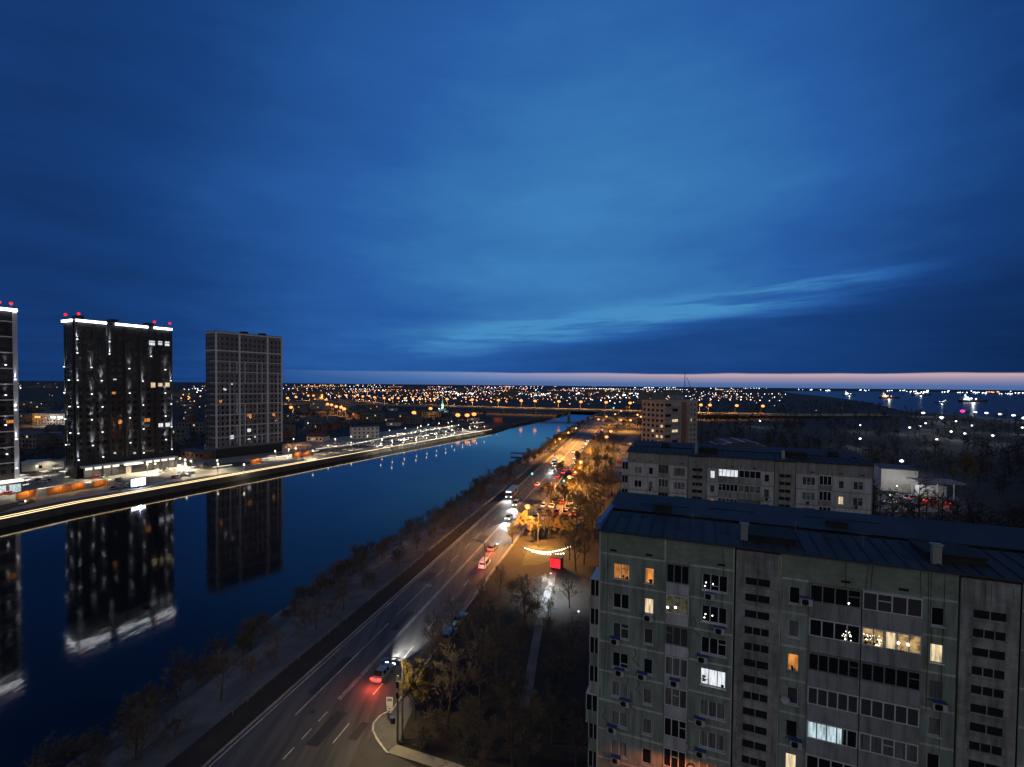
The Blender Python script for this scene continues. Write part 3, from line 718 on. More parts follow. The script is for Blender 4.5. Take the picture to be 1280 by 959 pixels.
# brick tower block further along the avenue
def block_c():
    D = 262; p = at(831, 520, D); p.z = 0
    root = thing('brick_apartment_block', 'pinkish brick tower block whose street side glows orange, beyond the second panel house', 'apartment block', p, R(34))
    H = 34.5; a = 29.0; b = 16.0; w = MB()
    rows = [H-2.6-2.9*k for k in range(11)]
    # street side runs back from the corner (x=0, y 0..b), seen obliquely; front side x 0..a
    w.box(0, a, 0, b, 0, H, 0); w.box(-.15, a+.15, -.15, b+.15, H+.002, H+.7, 0)
    w.build('wall', M['pinkbrick'], root)
    rd = MB(); rd.box(a*.5, a*.64, -.12, -.003, 0, H-.3); rd.build('brick_pier', M['brickred'], root)
    lb = MB(); lb.box(a*.67, a*.74, -1.1, -.003, 0, H-1.5); lb.build('lift_shaft', M['pinkbrick'], root)
    rn = random.Random(2)
    for k, z in enumerate(rows[:9]):
        lo = MB(); lo.box(.3, a*.46, -.9, -.003, z-1.0, z); bb = lo.build('balcony', M['parapet2'], root)
        pn = MB(); pn.box(.35+(k%2)*6, a*.18+(k%2)*6, -.04, -.005, z+.1, z+1.5); pn.build('pane', M['w_cream'] if k in (3, 5) else M['black'], bb)
        for x in (a*.78, a*.9):
            q = MB(); q.box(x, x+1.0, -.05, -.003, z, z+1.4); q.build('window', M['w_cream'] if (k == 3 and x < a*.8) else M['glass'], root)
        for j in range(5):
            y = 1.2+j*(b-2.6)/4.4
            q = MB(); q.box(-.05, -.003, y, y+1.5, z, z+1.4)
            q.build('window', M['w_cream'] if (k, j) in ((5, 2), (6, 1), (4, 0), (6, 0)) else M['glass'], root)
    u = MB(); u.box(a*.55, a*.75, 4, 9, H+.72, H+3.2); u.tube([(a*.62,6,H+3.2),(a*.62,6,H+7)], .06, 5); u.build('lift_house', M['bgrey'], root)
block_c()

# ---------------------------------------------------------------- towers across the river
def hit_front(u, v, p, ax):          # photo point on the vertical plane through p along ax -> (s, z)
    d = ray(u, v); n = Vector((-ax.y, ax.x, 0)); o = Vector((0,0,CAMH))
    t = (p-o).dot(n)/d.dot(n); q = o+d*t
    return (q-p).dot(ax), q.z
def zoom2(x, y): return 70+x/4.356, 380+y/4.356
def zoom3(x, y): return 240+x/5.05, 400+y/5.05
def tower_windows(root, L, H, fh, n, z0, lit, m, depth=15.0, wid=1.5, hgt=1.7, keep=96):
    cells = []
    nf = int((H-z0-1)/fh)
    for f in range(nf):
        for i in range(n):
            cells.append((f, i, L*(i+.5)/n, z0+f*fh+.7))
    rest = MB(); cells.sort(key=lambda c: -c[0]); k = 0
    for f, i, x, z in cells:
        mb_ = MB() if k < keep else rest
        mb_.box(x-wid/2, x+wid/2, -.04, -.003, z, z+hgt)
        if k < keep: mb_.build('window', m, root)
        k += 1
    for f in range(nf):
        for j in range(4):
            y = depth*(j+.5)/4; rest.box(-.04, -.003, y-wid/2, y+wid/2, z0+f*fh+.7, z0+f*fh+.7+hgt)
    tag(rest.build('windows', m, root), kind='stuff')
def lit_windows(root, p, ax, items, zoom):
    for (px, py, w, h, key) in items:
        s, z = hit_front(*zoom(px, py), p, ax); s2, _ = hit_front(*zoom(px+w, py), p, ax); _, z2 = hit_front(*zoom(px, py-h), p, ax)
        mb_ = MB(); ww = s2-s; hh = z2-z; mb_.box(s-ww/2, s+ww/2, -.1, -.045, z-hh/2, z+hh/2); mb_.build('lit_window', M[key], root)
# -- dark tower with the white crown
P2 = at(94.5, 500, 209); P2.z = 0; Q2 = at(215.5, 500, 243); Q2.z = 0
AX2 = (Q2-P2).normalized(); L2 = (Q2-P2).length; H2 = 69.3
T2 = thing('residential_tower', 'broad dark tower with a bright white light line along its roof', 'tower', P2, math.atan2(AX2.y, AX2.x))
W2 = 11.0
mb = MB(); mb.box(0, L2, 0, W2, 0, H2)
for x in (0, L2*.16, L2*.31, L2*.47, L2*.63, L2*.8, L2-1.0): mb.box(x, x+1.0, -.35, -.001, 5.5, H2-.02)
for z in range(8, 68, 6): mb.box(.3, L2-.3, -.16, -.0015, z, z+.35)
mb.box(-.3, -.001, 1, 2, 5, H2-.02); mb.box(-.3, -.001, W2-2, W2-1, 5, H2-.02)
mb.build('wall', M['darkclad'], T2)
tower_windows(T2, L2, H2, 3.0, 13, 7.5, None, M['glass'], W2)
lit_windows(T2, P2, AX2, [(525,213,36,24,'w_white'),(567,213,22,20,'w_white'),(605,217,24,24,'w_white'),(530,442,26,26,'w_cream'),(568,440,22,18,'w_cream'),
    (607,440,22,22,'w_cream'),(497,632,30,18,'w_orange'),(495,663,26,14,'w_dim'),(570,660,24,20,'w_white'),(608,658,24,20,'w_white'),(315,485,22,12,'w_orange'),
    (320,410,18,8,'w_white'),(130,295,12,8,'w_dim'),(318,660,14,12,'w_dim'),(428,812,14,10,'w_cold'),(320,812,12,8,'w_white'),(505,800,60,10,'w_dim'),(415,685,18,8,'w_dim')], zoom2)
gaps = [hit_front(*zoom2(x, 95), P2, AX2)[0] for x in (275, 318, 500, 528)]
for a, b in ((0, gaps[0]), (gaps[1], gaps[2]), (gaps[3], L2)):
    mb = MB(); mb.box(a+.2, b-.2, -.75, -.25, H2-.5, H2+.4); mb.build('roof_light_line', M['e_led'], T2)
mb = MB(); mb.box(-.75, -.25, 1.4, W2, H2-.5, H2+.4); mb.build('roof_light_line', M['e_led'], T2)
mb = MB(); mb.box(-.2, L2+.2, -.2, W2+.2, H2+.001, H2+.9); mb.build('parapet', M['darkclad'], T2)
for x in (1.2, L2*.36, L2*.74): mb = MB(); mb.box(x, x+2.6, 1.5, 6, H2+.9, H2+2.3); mb.build('roof_house', M['darkclad'], T2)
for (x, y) in ((.4,W2-1),(1.6,.6),(L2*.81,1.0),(L2-.6,.6)):
    mb = MB(); mb.tube([(x,y,H2+.9),(x,y,H2+2.6)], .08, 5); o = mb.build('beacon_mast', M['metal'], T2)
    mb = MB(); mb.ball((x,y,H2+3.0), .62, 0, 8, 6); mb.build('red_beacon', M['e_red'], o)
UP2 = [(90,190),(90,265),(288,205),(288,272),(190,345),(515,285),(396,352),(592,358),(622,418),(108,415),(246,418),(470,420),(192,490),(398,485),(592,485),
       (112,560),(250,560),(472,550),(624,545),(192,630),(400,620),(594,610),(112,705),(250,697),(474,680),(626,668),(198,770),(402,755),(596,738),(254,832),(475,810),(628,790),(116,850)]
UP2L = [(75,340),(92,415),(75,485),(95,560),(80,632),(97,705),(82,775)]
fx_up = MB(); fx_up.box(-.22,.22,-.85,-.36,-.2,.12); fx_up = fx_up.mesh('uplight', M['e_uplight'])
def uplight(root, s, z, y=0, side=False, pw=7500):
    o = ob('uplight', fx_up, root, (s, y, z)) if not side else ob('uplight', fx_up, root, (y-.0, s, z), -PI/2)
    if side: slight(root, (y-.55, s, z+.2), (.17, 0, 1), pw, (.93,.96,1), 36, 1, .05)
    else: slight(root, (s, y-.62, z+.2), (0, .17, 1), pw, (.93,.96,1), 36, 1, .05)
for (x, y) in UP2:
    s, z = hit_front(*zoom2(x, y), P2, AX2); s = min(max(s, .6), L2-.6); uplight(T2, s, z)
for (x, y) in UP2L:
    _, z = hit_front(*zoom2(x, y), P2, AX2); uplight(T2, {75:9.2, 80:8.6, 82:8.2, 92:4.6, 95:4.2, 97:3.8}[x], z, 0, True, 6000)
# ground floor shops: lit bays under the tower, entrance in the middle
mb = MB(); mb.box(1.0, L2+.4, -4.0, -.36, 4.6, 5.4); mb.build('shop_canopy', M['whiteband'], T2)
s0 = hit_front(*zoom2(345, 880), P2, AX2)[0]; s1 = hit_front(*zoom2(440, 880), P2, AX2)[0]
k = 0
for i in range(11):
    a = 1.6+i*(L2-2)/11; b = a+(L2-2)/11-.9
    if a > s0-2.0 and b < s1+2.0: continue
    mb = MB(); mb.box(a, b, -3.9, -3.75, .3, 3.0); o = mb.build('shop_window', M['glass2'], T2)
    mb = MB(); mb.box(a, b, -4.12, -4.003, 3.9, 4.75); mb.build('fascia_light', M['e_wstrip'], o)
    mb = MB(); mb.box(b+.25, b+.65, -4.0, -3.6, 0, 4.59); mb.build('pier', M['darkclad'], T2)
mb = MB(); mb.box(1.2, L2, -3.7, -3.4, 0, 4.59); mb.build('shop_wall', M['darkclad'], T2)
mb = MB(); mb.box(s0, s1, -6.2, -4.2, 4.1, 4.7); mb.build('entrance_canopy', M['e_wstrip'], T2)
mb = MB(); mb.box(s0+1, s0+3.0, -4.05, -3.8, .05, 3.2); mb.build('door', M['w_cream'], T2)
for i in range(5): dlight(T2, (3+i*(L2-6)/4, -7.5, 5.5), 3000, WW)
plight(T2, (1.0, -3, 10), 60, (.4,.45,1), .3)
# -- tower at the left edge
P1b = at(22.5, 500, 185); P1b.z = 0
AX1 = Vector((.42,.9075,0)).normalized(); L1 = 38.0; P1 = P1b-AX1*L1; H1 = 69.8
T1 = thing('residential_tower', 'dark tower with pale corner bands cut off by the left picture edge', 'tower', P1, math.atan2(AX1.y, AX1.x))
mb = MB(); mb.box(0, L1, 0, 11, 0, H1); mb.build('wall', M['darkclad'], T1)
mb = MB()
for x in (L1-1.3, L1-7.6, L1-14, L1-22): mb.box(x, x+1.3, -.35, -.001, 5.2, H1-.02)
for z in (11.2,17.2,23.2,29.2,35.2,41.2,47.2,53.2,59.2,65): mb.box(L1-26, L1-.05, -.2, -.002, z, z+.4)
mb.build('facade_bands', M['whiteband'], T1)
tower_windows(T1, L1, H1, 3.0, 13, 6.5, None, M['glass'], 11, keep=90)
mb = MB(); mb.box(L1-26, L1, -.75, -.25, H1-.6, H1+.4); mb.build('roof_light_line', M['e_led'], T1)
for s in (L1-1.2, L1-4.5):
    mb = MB(); mb.tube([(s,1,H1),(s,1,H1+2.0)], .08, 5); o = mb.build('beacon_mast', M['metal'], T1)
    mb = MB(); mb.ball((s,1,H1+2.5), .6, 0, 8, 6); mb.build('red_beacon', M['e_red'], o)
for (x, y) in ((70,400),(24,330),(24,475),(72,545),(24,618),(75,685),(30,758),(77,825)):
    s, z = hit_front(x/3.836, 370+y/3.836, P1, AX1); uplight(T1, min(s, L1-.6), z, 0, False, 1500)
s, z = hit_front(13.5, 527, P1, AX1); mb = MB(); mb.box(s-1.2, s+1.2, -.1, -.045, z-.6, z+.6); mb.build('lit_window', M['w_orange'], T1)
for a in range(6):
    x = L1-3.9-a*4.2; mb = MB(); mb.box(x, x+3.2, -3.4, -3.2, .4, 3.4); mb.build('shop_window', M['w_cold'], T1)
mb = MB(); mb.box(L1-26, L1-.2, -3.19, -.36, 0, 4.2); mb.build('shop_wall', M['darkclad'], T1)
mb = MB(); mb.box(L1-26, L1, -3.9, -.36, 4.25, 5.0); mb.build('fascia_light', M['e_wstrip'], T1)
dlight(T1, (L1-5, -6, 5.5), 3000, WW)
# -- grey tower with a white grid
P3 = at(269, 500, 268); P3.z = 0; Q3 = at(352.5, 500, 301); Q3.z = 0
AX3 = (Q3-P3).normalized(); L3 = (Q3-P3).length; H3 = 71.0; W3 = 10.6
T3 = thing('residential_tower', 'grey brick tower with a pale grid over its facade, unlit roof', 'tower', P3, math.atan2(AX3.y, AX3.x))
mb = MB(); mb.box(0, L3, 0, W3, 0, H3); mb.build('wall', M['greyclad'], T3)
mb = MB(); mb.box(.2, L3-.2, -.4, -.001, 0, 5.2); mb.build('plinth', M['darkclad'], T3)
g = MB()
hx = [hit_front(*zoom3(x, 300), P3, AX3)[0] for x in (155, 300, 477, 566)]
hx[0] = .55; hx[3] = L3-.3
for x in hx: g.box(x-.5, x+.5, -.3, -.002, 6, H3-.01)
zs = [hit_front(*zoom3(300, y), P3, AX3)[1] for y in (90, 200, 265, 330, 398, 465, 528, 595, 665, 735)]
for i, z in enumerate(zs):
    h = .38 if i < 2 else .2
    g.box(0, L3, -.22, -.003, z-h, z+h); g.box(-.22, -.003, .3 if i < 2 else 0, W3 if i < 2 else W3*.55, z-h, z+h)
rn = random.Random(4)
for i in range(2, len(zs)):
    zb_, zt_ = (zs[i+1] if i+1 < len(zs) else 7.0), zs[i]
    for x in (L3*.2, L3*.3, L3*.42, L3*.6, L3*.68, L3*.76, L3*.93):
        if rn.random() < .75: g.box(x-.22, x+.22, -.16, -.004, zb_+.2, zt_-.2)
g.build('facade_grid', M['whiteband'], T3)
tower_windows(T3, L3, H3, 3.0, 15, 6.0, None, M['glass'], W3, 1.1, 1.7, keep=96)
mb = MB(); mb.box(-.1, L3+.1, -.1, W3+.1, H3, H3+.6); mb.build('parapet', M['darkclad'], T3)
for x in (L3*.42, L3*.7): mb = MB(); mb.box(x, x+3, 2, 6, H3+.6, H3+1.9); mb.build('roof_house', M['darkclad'], T3)
lit_windows(T3, P3, AX3, [(250,740,26,24,'w_white'),(360,697,22,20,'w_white'),(210,440,12,10,'w_white'),(203,436,10,10,'w_white'),(362,600,24,18,'w_orange'),(515,598,16,16,'w_orange'),
    (180,514,18,16,'w_orange'),(360,752,18,7,'w_white'),(398,738,9,10,'w_white'),(252,405,8,8,'w_white'),(285,508,8,8,'w_dim'),(320,448,8,8,'w_dim')], zoom3)

# ---------------------------------------------------------------- trees
def branch_tree(seed, h, spread, limbs=8, sub=5, tw=5, fine=4, tr=.17, leaves=0, base=.28, twr=.022):
    rn = random.Random(seed); T = MB(); C = MB()
    pts = [Vector((0,0,-.1))]; d = Vector((0,0,1))
    for i in range(5):
        d = (d+Vector((rn.uniform(-.09,.09), rn.uniform(-.09,.09), 0))).normalized(); pts.append(pts[-1]+d*h*.155)
    T.tube(pts, [tr*1.25, tr, tr*.85, tr*.66, tr*.45, tr*.2], 6)
    def twig(p, d, l, r, mbx, k=3):
        m_ = p+d*l*.5+Vector((rn.uniform(-.08,.08), rn.uniform(-.08,.08), rn.uniform(-.05,.1)))*l
        e = p+d*l; mbx.tube([p, m_, e], [r, r*.7, r*.35], k, 0, False); return m_, e
    def rdir(d, a, upb=.25):
        v = Vector((rn.gauss(0,1), rn.gauss(0,1), rn.gauss(0,1))); v = (v-d*v.dot(d)).normalized()
        return (d*math.cos(a)+v*math.sin(a)+Vector((0,0,upb*.4))).normalized()
    for i in range(limbs):
        f = base+(.97-base)*(i+.5)/limbs; q = f*(len(pts)-1)*.99; j = min(int(q), len(pts)-2); p = pts[j].lerp(pts[j+1], q-j)
        a = 2*PI*(i*.382+rn.uniform(-.06,.06)); el = rn.uniform(.35, .8)+.4*f
        d = Vector((math.cos(a)*math.cos(el), math.sin(a)*math.cos(el), math.sin(el))); l = spread*(1.05-.5*f)*rn.uniform(.85, 1.2)
        lp = [p]; dd = d
        for k in range(4): lp.append(lp[-1]+dd*l*.27); dd = (dd+Vector((rn.uniform(-.2,.2), rn.uniform(-.2,.2), rn.uniform(-.02,.28)))).normalized()
        T.tube(lp, [tr*.42, tr*.33, tr*.24, tr*.15, tr*.07], 5, 0, False)
        for s in range(sub):
            g = .25+.75*(s+.6)/sub; qq = g*4*.99; jj = min(int(qq), 3); sp_ = lp[jj].lerp(lp[jj+1], qq-jj); sd = rdir((lp[jj+1]-lp[jj]).normalized(), rn.uniform(.5, 1.0))
            m1, e1 = twig(sp_, sd, l*.45*rn.uniform(.7, 1.2), tr*.13, T, 4)
            for t in range(tw):
                tp = (sp_.lerp(m1, rn.random()) if rn.random() < .3 else m1.lerp(e1, rn.random())); td = rdir(sd, rn.uniform(.3, .9))
                m2, e2 = twig(tp, td, l*.22*rn.uniform(.6, 1.3), twr*1.3, C)
                for u in range(fine):
                    fp = tp.lerp(m2, rn.random()) if rn.random() < .4 else m2.lerp(e2, rn.random()); fd = rdir(td, rn.uniform(.3, 1.0))
                    m3, e3 = twig(fp, fd, l*.12*rn.uniform(.6, 1.5), twr*.8, C)
                    for w in range(leaves):
                        c = m3.lerp(e3, rn.random())+Vector((rn.uniform(-.12,.12), rn.uniform(-.12,.12), rn.uniform(-.15,.08))); s_ = rn.uniform(.07, .16)
                        n1 = Vector((rn.gauss(0,1), rn.gauss(0,1), rn.gauss(0,1))).normalized(); n2 = n1.cross(Vector((rn.gauss(0,1), rn.gauss(0,1), .3))).normalized()
                        C.poly([c+n1*s_, c+n2*s_*.6, c-n1*s_, c-n2*s_*.6], 1)
    return T.mesh('trunk', M['bark']), C.mesh('crown', [M['twig'], M['leaf']])
TREES = [branch_tree(11, 10, 3.6, 10, 6, 5, 5), branch_tree(12, 11.5, 3.8, 11, 6, 5, 5), branch_tree(13, 8.5, 3.2, 10, 6, 5, 5), branch_tree(14, 12.5, 4.4, 11, 6, 5, 5, .2)]
LEAFY = [branch_tree(21, 9.5, 3.4, 10, 6, 5, 4, .16, 5), branch_tree(22, 8.0, 3.2, 9, 6, 5, 4, .15, 5), branch_tree(23, 11, 3.8, 10, 6, 5, 4, .18, 4)]
SHRUB = [branch_tree(31, 2.6, 2.1, 12, 6, 5, 5, .05, 0, .02, .018), branch_tree(32, 3.4, 2.4, 13, 6, 5, 5, .06, 0, .02, .018)]
def tree(kind, p, s, rz, label, group, name='bare_tree', cat='tree'):
    t = thing(name, label, cat, p, rz, group, s); inst([('trunk', kind[0]), ('crown', kind[1])], t); return t
rt = random.Random(42)
def pick(L): return L[rt.randrange(len(L))]
# slope between the road and the river
for i in range(62):
    d = 50+i**1.12*3.4; d += rt.uniform(-2, 2)
    if d > 500: break
    o = -rt.uniform(7.5, 10) if i % 2 else -rt.uniform(14.5, 18)
    w = min(1, (22-8*(min(d, 400)-60)/340)/22); z = -.4 if i % 2 else -1.5
    tree(pick(TREES if d < 250 or rt.random() < .4 else LEAFY), rp(d, o*w, z), rt.uniform(.42, .72), rt.uniform(0, 6), 'bare tree on the dark slope between the avenue and the river', 'trees on the river slope')
for i in range(230):
    d = 46+i*1.0+i*i*.0042+rt.uniform(-1.5, 1.5)
    if d > 480: break
    j = max(k for k in range(len(WATER)-1) if WATER[k][1] <= d); f0 = (d-WATER[j][1])/(WATER[j+1][1]-WATER[j][1])
    f = rt.choice((.16, .2, .24, .3, .36, .36, .72, .8)); a = bank_frac(j, f, 0).lerp(bank_frac(j+1, f, 0), f0)
    a.z = {.16:-2.2, .2:-2.0, .24:-1.8, .3:-1.6, .36:-1.35, .72:-.75, .8:-.5}[f]
    t = thing('shrub', 'leafless shrub on the river slope beside the concrete walk', 'shrub', a, rt.uniform(0, 6), 'shrubs on the river slope', rt.uniform(.5, 1.15))
    k = pick(SHRUB); inst([('stem', k[0]), ('crown', k[1])], t)
# right side of the avenue: lamp-lit trees
LIT = [((686,668),.7),((700,672),.75),((712,676),.7),((694,640),.7),((688,630),.8),((684,622),.75),((722,604),.9),((733,600),.9),((745,575),.85),((727,592),.85),((742,555),.85),((752,548),.85),((760,570),.8),((770,530),.8),((780,535),.8),((652,672),.95),((668,676),.8),((640,680),.7),((716,622),.85),((728,616),.9),((742,612),.8),((705,640),.9),((712,628),.8),((752,560),.9),((735,575),.95),((722,582),.85),((748,590),.9),((757,582),.8),((700,596),.8)]
for (px, s) in LIT:
    tree(pick(LEAFY), gp(*px), s, rt.uniform(0, 6), 'leafy tree glowing orange under a street lamp on the right of the avenue', 'lamp lit trees right of the avenue', 'leafy_tree')
for px in ((688,566),(694,560),(700,556),(706,551),(712,547),(716,543),(722,539),(728,534),(735,529),(742,526),(748,522)):
    tree(pick(LEAFY), gp(*px), rt.uniform(.8, 1.1), rt.uniform(0, 6), 'leafy tree glowing orange under the lamps on the river side of the avenue', 'lamp lit trees left of the avenue', 'leafy_tree')
for px in ((728,650),(738,640),(745,632),(733,626),(748,622),(755,612),(742,645),(726,662),(720,648),(758,600),(750,640),(763,590),(766,575),(735,660),(745,655),(715,655),(722,670),(702,668),(680,672),(712,700),(724,690),(735,690),(730,705),(720,715),(738,672),(728,630),(736,618),(742,604),(750,605),(757,620),(762,607),(735,610),(726,640),(768,560),(770,545),(762,552),(774,572),(765,620),(752,655),(742,680)):
    tree(pick(TREES), gp(*px), rt.uniform(.7, 1.0), rt.uniform(0, 6), 'dark bare tree between the avenue and the apartment houses', 'dark trees beside the houses')
# yard in the foreground
for px, s, k in (((566,800),.8,0),((584,830),.75,1),((545,842),.85,2),((610,800),.7,0),((560,905),.85,3),((535,885),.75,0),((600,880),.9,1),((640,900),.85,2),((620,850),.8,3),
                 ((660,948),.8,0),((690,930),.7,1),((580,945),.8,2),((650,830),.7,0),((700,870),.8,3),((715,830),.7,1),((712,760),.7,2),((600,760),.7,2),((625,745),.65,0),((540,820),.7,1),((640,965),.8,1),((600,990),.9,0),((720,960),.7,2)):
    tree(TREES[k], gp(*px), s, rt.uniform(0, 6), 'bare tree standing in the unlit foreground yard', 'trees in the dark yard')
tree(TREES[3], gp(658,792), .85, 1.0, 'forked bare tree silhouetted against the white-lit yard path', None)
tree(LEAFY[0], gp(519,900), .82, .4, 'yellow-lit tree right behind the curved lamp post at the corner', None, 'leafy_tree')
for px, s in (((668,772),.9),((672,752),.8),((660,765),.75),((640,745),.8),((655,735),.75),((676,738),.8),((690,742),.6),((686,770),.8),((683,790),.7),((645,757),.6)):
    t = thing('shrub', 'pale shrub lit white beside the yard path', 'shrub', gp(*px), rt.uniform(0, 6), 'white-lit shrubs by the yard path', s)
    k = pick(SHRUB); inst([('stem', k[0]), ('crown', k[1])], t)
for px in ((530,935),(545,915),(570,930),(610,930),(630,880),(590,860),(560,860),(700,905),(675,900),(690,850),(720,900),(610,825),(650,870),(585,900)):
    t = thing('shrub', 'dark leafless shrub on the ground of the foreground yard', 'shrub', gp(*px), rt.uniform(0, 6), 'shrubs in the dark yard', rt.uniform(.5, .9))
    k = pick(SHRUB); inst([('stem', k[0]), ('crown', k[1])], t)

# ---------------------------------------------------------------- vehicles
def loft(mb, st, m=0):               # st: list of rings (equal point counts)
    n = len(st[0]); n0 = len(mb.v)
    for r in st: mb.v += [tuple(p) for p in r]
    for i in range(len(st)-1):
        for j in range(n):
            mb.f.append((n0+i*n+j, n0+i*n+(j+1) % n, n0+(i+1)*n+(j+1) % n, n0+(i+1)*n+j)); mb.m.append(m)
    mb.f.append(tuple(n0+j for j in reversed(range(n)))); mb.m.append(m)
    mb.f.append(tuple(n0+(len(st)-1)*n+j for j in range(n))); mb.m.append(m)
def ring(y, w, zb, zs, zt): return [(-w*.86,y,zb),(w*.86,y,zb),(w,y,zb+.12),(w,y,zs-.06),(w*.93,y,zs),(w*.8,y,zt),(-w*.8,y,zt),(-w*.93,y,zs),(-w,y,zs-.06),(-w,y,zb+.12)]
def cab(y, w, zb, zt, tw): return [(-w,y,zb),(w,y,zb),(tw,y,zt-.05),(tw*.9,y,zt),(-tw*.9,y,zt),(-tw,y,zt-.05)]
WHEEL = MB(); WHEEL.tube([(-.11,0,0),(.11,0,0)], .32, 14); WHEEL_T = WHEEL.mesh('tyre', M['tyre'])
r_ = MB(); r_.tube([(-.118,0,0),(.118,0,0)], .2, 10); WHEEL_R = r_.mesh('rim', M['rim'])
def car_meshes(kind, paint):
    van = kind == 'van'; b = MB(); g = MB(); L = 2.2
    if van:
        loft(b, [ring(-2.2,.86,.3,.95,1.0), ring(-2.12,.9,.25,1.0,1.06), ring(1.5,.9,.25,1.0,1.06), ring(2.1,.85,.28,.88,.94), ring(2.25,.76,.34,.72,.78)])
        loft(b, [cab(-2.17,.84,1.0,1.86,.72), cab(-2.0,.86,1.0,1.95,.74), cab(.7,.86,1.0,1.95,.74), cab(.95,.84,1.0,1.9,.72), cab(1.75,.78,1.0,1.06,.66)])
    else:
        loft(b, [ring(-2.22,.74,.36,.82,.86), ring(-2.1,.84,.26,.88,.93), ring(-1.3,.88,.24,.92,.96), ring(1.0,.88,.24,.9,.95), ring(1.95,.84,.26,.76,.82), ring(2.2,.72,.34,.62,.68)])
        loft(b, [cab(-1.75 if kind == 'sedan' else -2.1,.74,.9,.97,.6), cab(-1.05 if kind == 'sedan' else -1.7,.78,.9,1.4,.6), cab(-.3,.8,.9,1.47,.62), cab(.35,.8,.9,1.43,.61), cab(1.2,.76,.9,.97,.58)])
    # glass set just proud of the cabin
    zt = 1.86 if van else 1.38; zb = 1.08 if van else .97
    if van: sides = [(-1.95,-.75),(-.68,.25),(.3,.85)]
    else: sides = [(-1.25 if kind == 'sedan' else -1.7,-.45),(-.38,.45)]
    w0, w1 = (.875, .765) if van else (.8, .635)
    gs = []
    for a, c in sides:
        for s in (-1, 1):
            q = MB(); aa = a+.12; p = [(s*w0,a,zb),(s*w0,c,zb),(s*w1,c-(.0 if van or c < .4 else .25),zt),(s*w1,aa,zt)]
            q.quad(*p); q.quad(*[(x-s*.02,y,z) for x,y,z in p]); gs.append(('window', q.mesh('window', M['carglass'])))
    q = MB()
    if van: p = [(-.72,1.66,1.12),(.72,1.66,1.12),(.66,1.02,1.84),(-.66,1.02,1.84)]
    else: p = [(-.7,1.17,1.0),(.7,1.17,1.0),(.57,.42,1.42),(-.57,.42,1.42)]
    q.quad(*p); q.quad(*[(x,y-.02,z-.01) for x,y,z in p]); q2 = [(x,y+.03,z+.02) for x,y,z in p]; q.quad(*q2); gs.append(('windshield', q.mesh('windshield', M['carglass'])))
    q = MB()
    if van: p = [(-.7,-2.2,1.12),(.7,-2.2,1.12),(.64,-2.13,1.8),(-.64,-2.13,1.8)]
    elif kind == 'sedan': p = [(-.66,-1.78,1.0),(.66,-1.78,1.0),(.55,-1.12,1.42),(-.55,-1.12,1.42)]
    else: p = [(-.68,-2.12,1.0),(.68,-2.12,1.0),(.55,-1.76,1.41),(-.55,-1.76,1.41)]
    q.quad(*p); q.quad(*[(x,y-.02,z+.015) for x,y,z in p]); gs.append(('rear_window', q.mesh('rear_window', M['carglass'])))
    parts = [('body', b.mesh('body', paint))]+gs
    for x in (-.8, .8):
        for y in (-1.35, 1.38): parts.append(('wheel', WHEEL_T, (x,y,.32), [('rim', WHEEL_R)]))
    return parts
def lampm(y, z, w, h, m):
    q = MB(); q.box(-w/2, w/2, -.05, .05, -h/2, h/2); return q.mesh('lamp', m)
HL_ON = lampm(0,0,.42,.24,M['e_head']); HL_OFF = lampm(0,0,.4,.18,M['rim']); TL_ON = lampm(0,0,.44,.3,M['e_tail']); TL_OFF = lampm(0,0,.36,.2,PAINT['red'])
CARS = {}
def car(kind, col, p, heading, label, group=None, head=False, tail=False, beam=0, tailp=0, name='car', cat='car', sc=1):
    if (kind, col) not in CARS: CARS[(kind, col)] = car_meshes(kind, PAINT[col])
    t = thing(name, label, cat, p, heading, group, sc); inst(CARS[(kind, col)], t)
    van = kind == 'van'
    for s in (-1, 1):
        ob('headlight', HL_ON if head else HL_OFF, t, (s*.56, 2.2 if van else 2.14, .68)); ob('taillight', TL_ON if tail else TL_OFF, t, (s*.62, -2.2, .8))
    if beam:
        for s in (-.5, .5): slight(t, (s, 2.4, .75), (0, 1, -.045), beam, (1,.97,.9), 46, .8, .06)
    if tailp: plight(t, (0, -3.1, 1.15), tailp, (1,.1,.05), .5)
    return t
AW = RZ; TO = RZ+PI
car('sedan', 'blue', gp(479,845), AW, 'blue-grey sedan with red tail lights passing the corner lamp post', None, True, True, 16000, 520)
car('hatch', 'grey', gp(616,687), AW, 'grey hatchback with red brake lights, ahead of the white van', None, True, True, 9000, 420)
car('van', 'white', gp(606,708), AW, 'white van driving away, close behind the grey hatchback', None, True, True, 500, 120, 'van', 'van')
car('sedan', 'teal', gp(575,777), AW, 'dark teal parked sedan at the kerb, the farther of two', None)
car('hatch', 'grey', gp(562,797), AW, 'grey parked hatchback at the kerb, the nearer of two', None)
car('hatch', 'silver', gp(636,649), TO, 'silver hatchback with headlights on, first of the oncoming traffic', None, True, False, 9000)
car('van', 'silver', gp(645,632), TO, 'silver minivan with headlights on, beside the oncoming bus', None, True, False, 9000, 0, 'van', 'van')
car('sedan', 'white', gp(672,607), AW, 'white sedan in the queue before the crossing', None, False, True, 0, 100)
car('sedan', 'dark', gp(678,613), AW, 'dark sedan without lights, right lane before the crossing', None)
car('sedan', 'red', gp(686,607), AW, 'red sedan braking beside the white one in the queue', None, True, True, 300, 140)
car('hatch', 'silver', gp(691,611), AW, 'silver hatchback braking behind the red sedan', None, True, True, 300, 120)
for px, k, c, lab in (((690,589),'sedan','white','white oncoming sedan beside the pink-lit truck'),((693,583),'van','grey','grey oncoming van beside the pink-lit truck')):
    car(k, c, gp(*px), TO, lab, None, True, False, 2500)
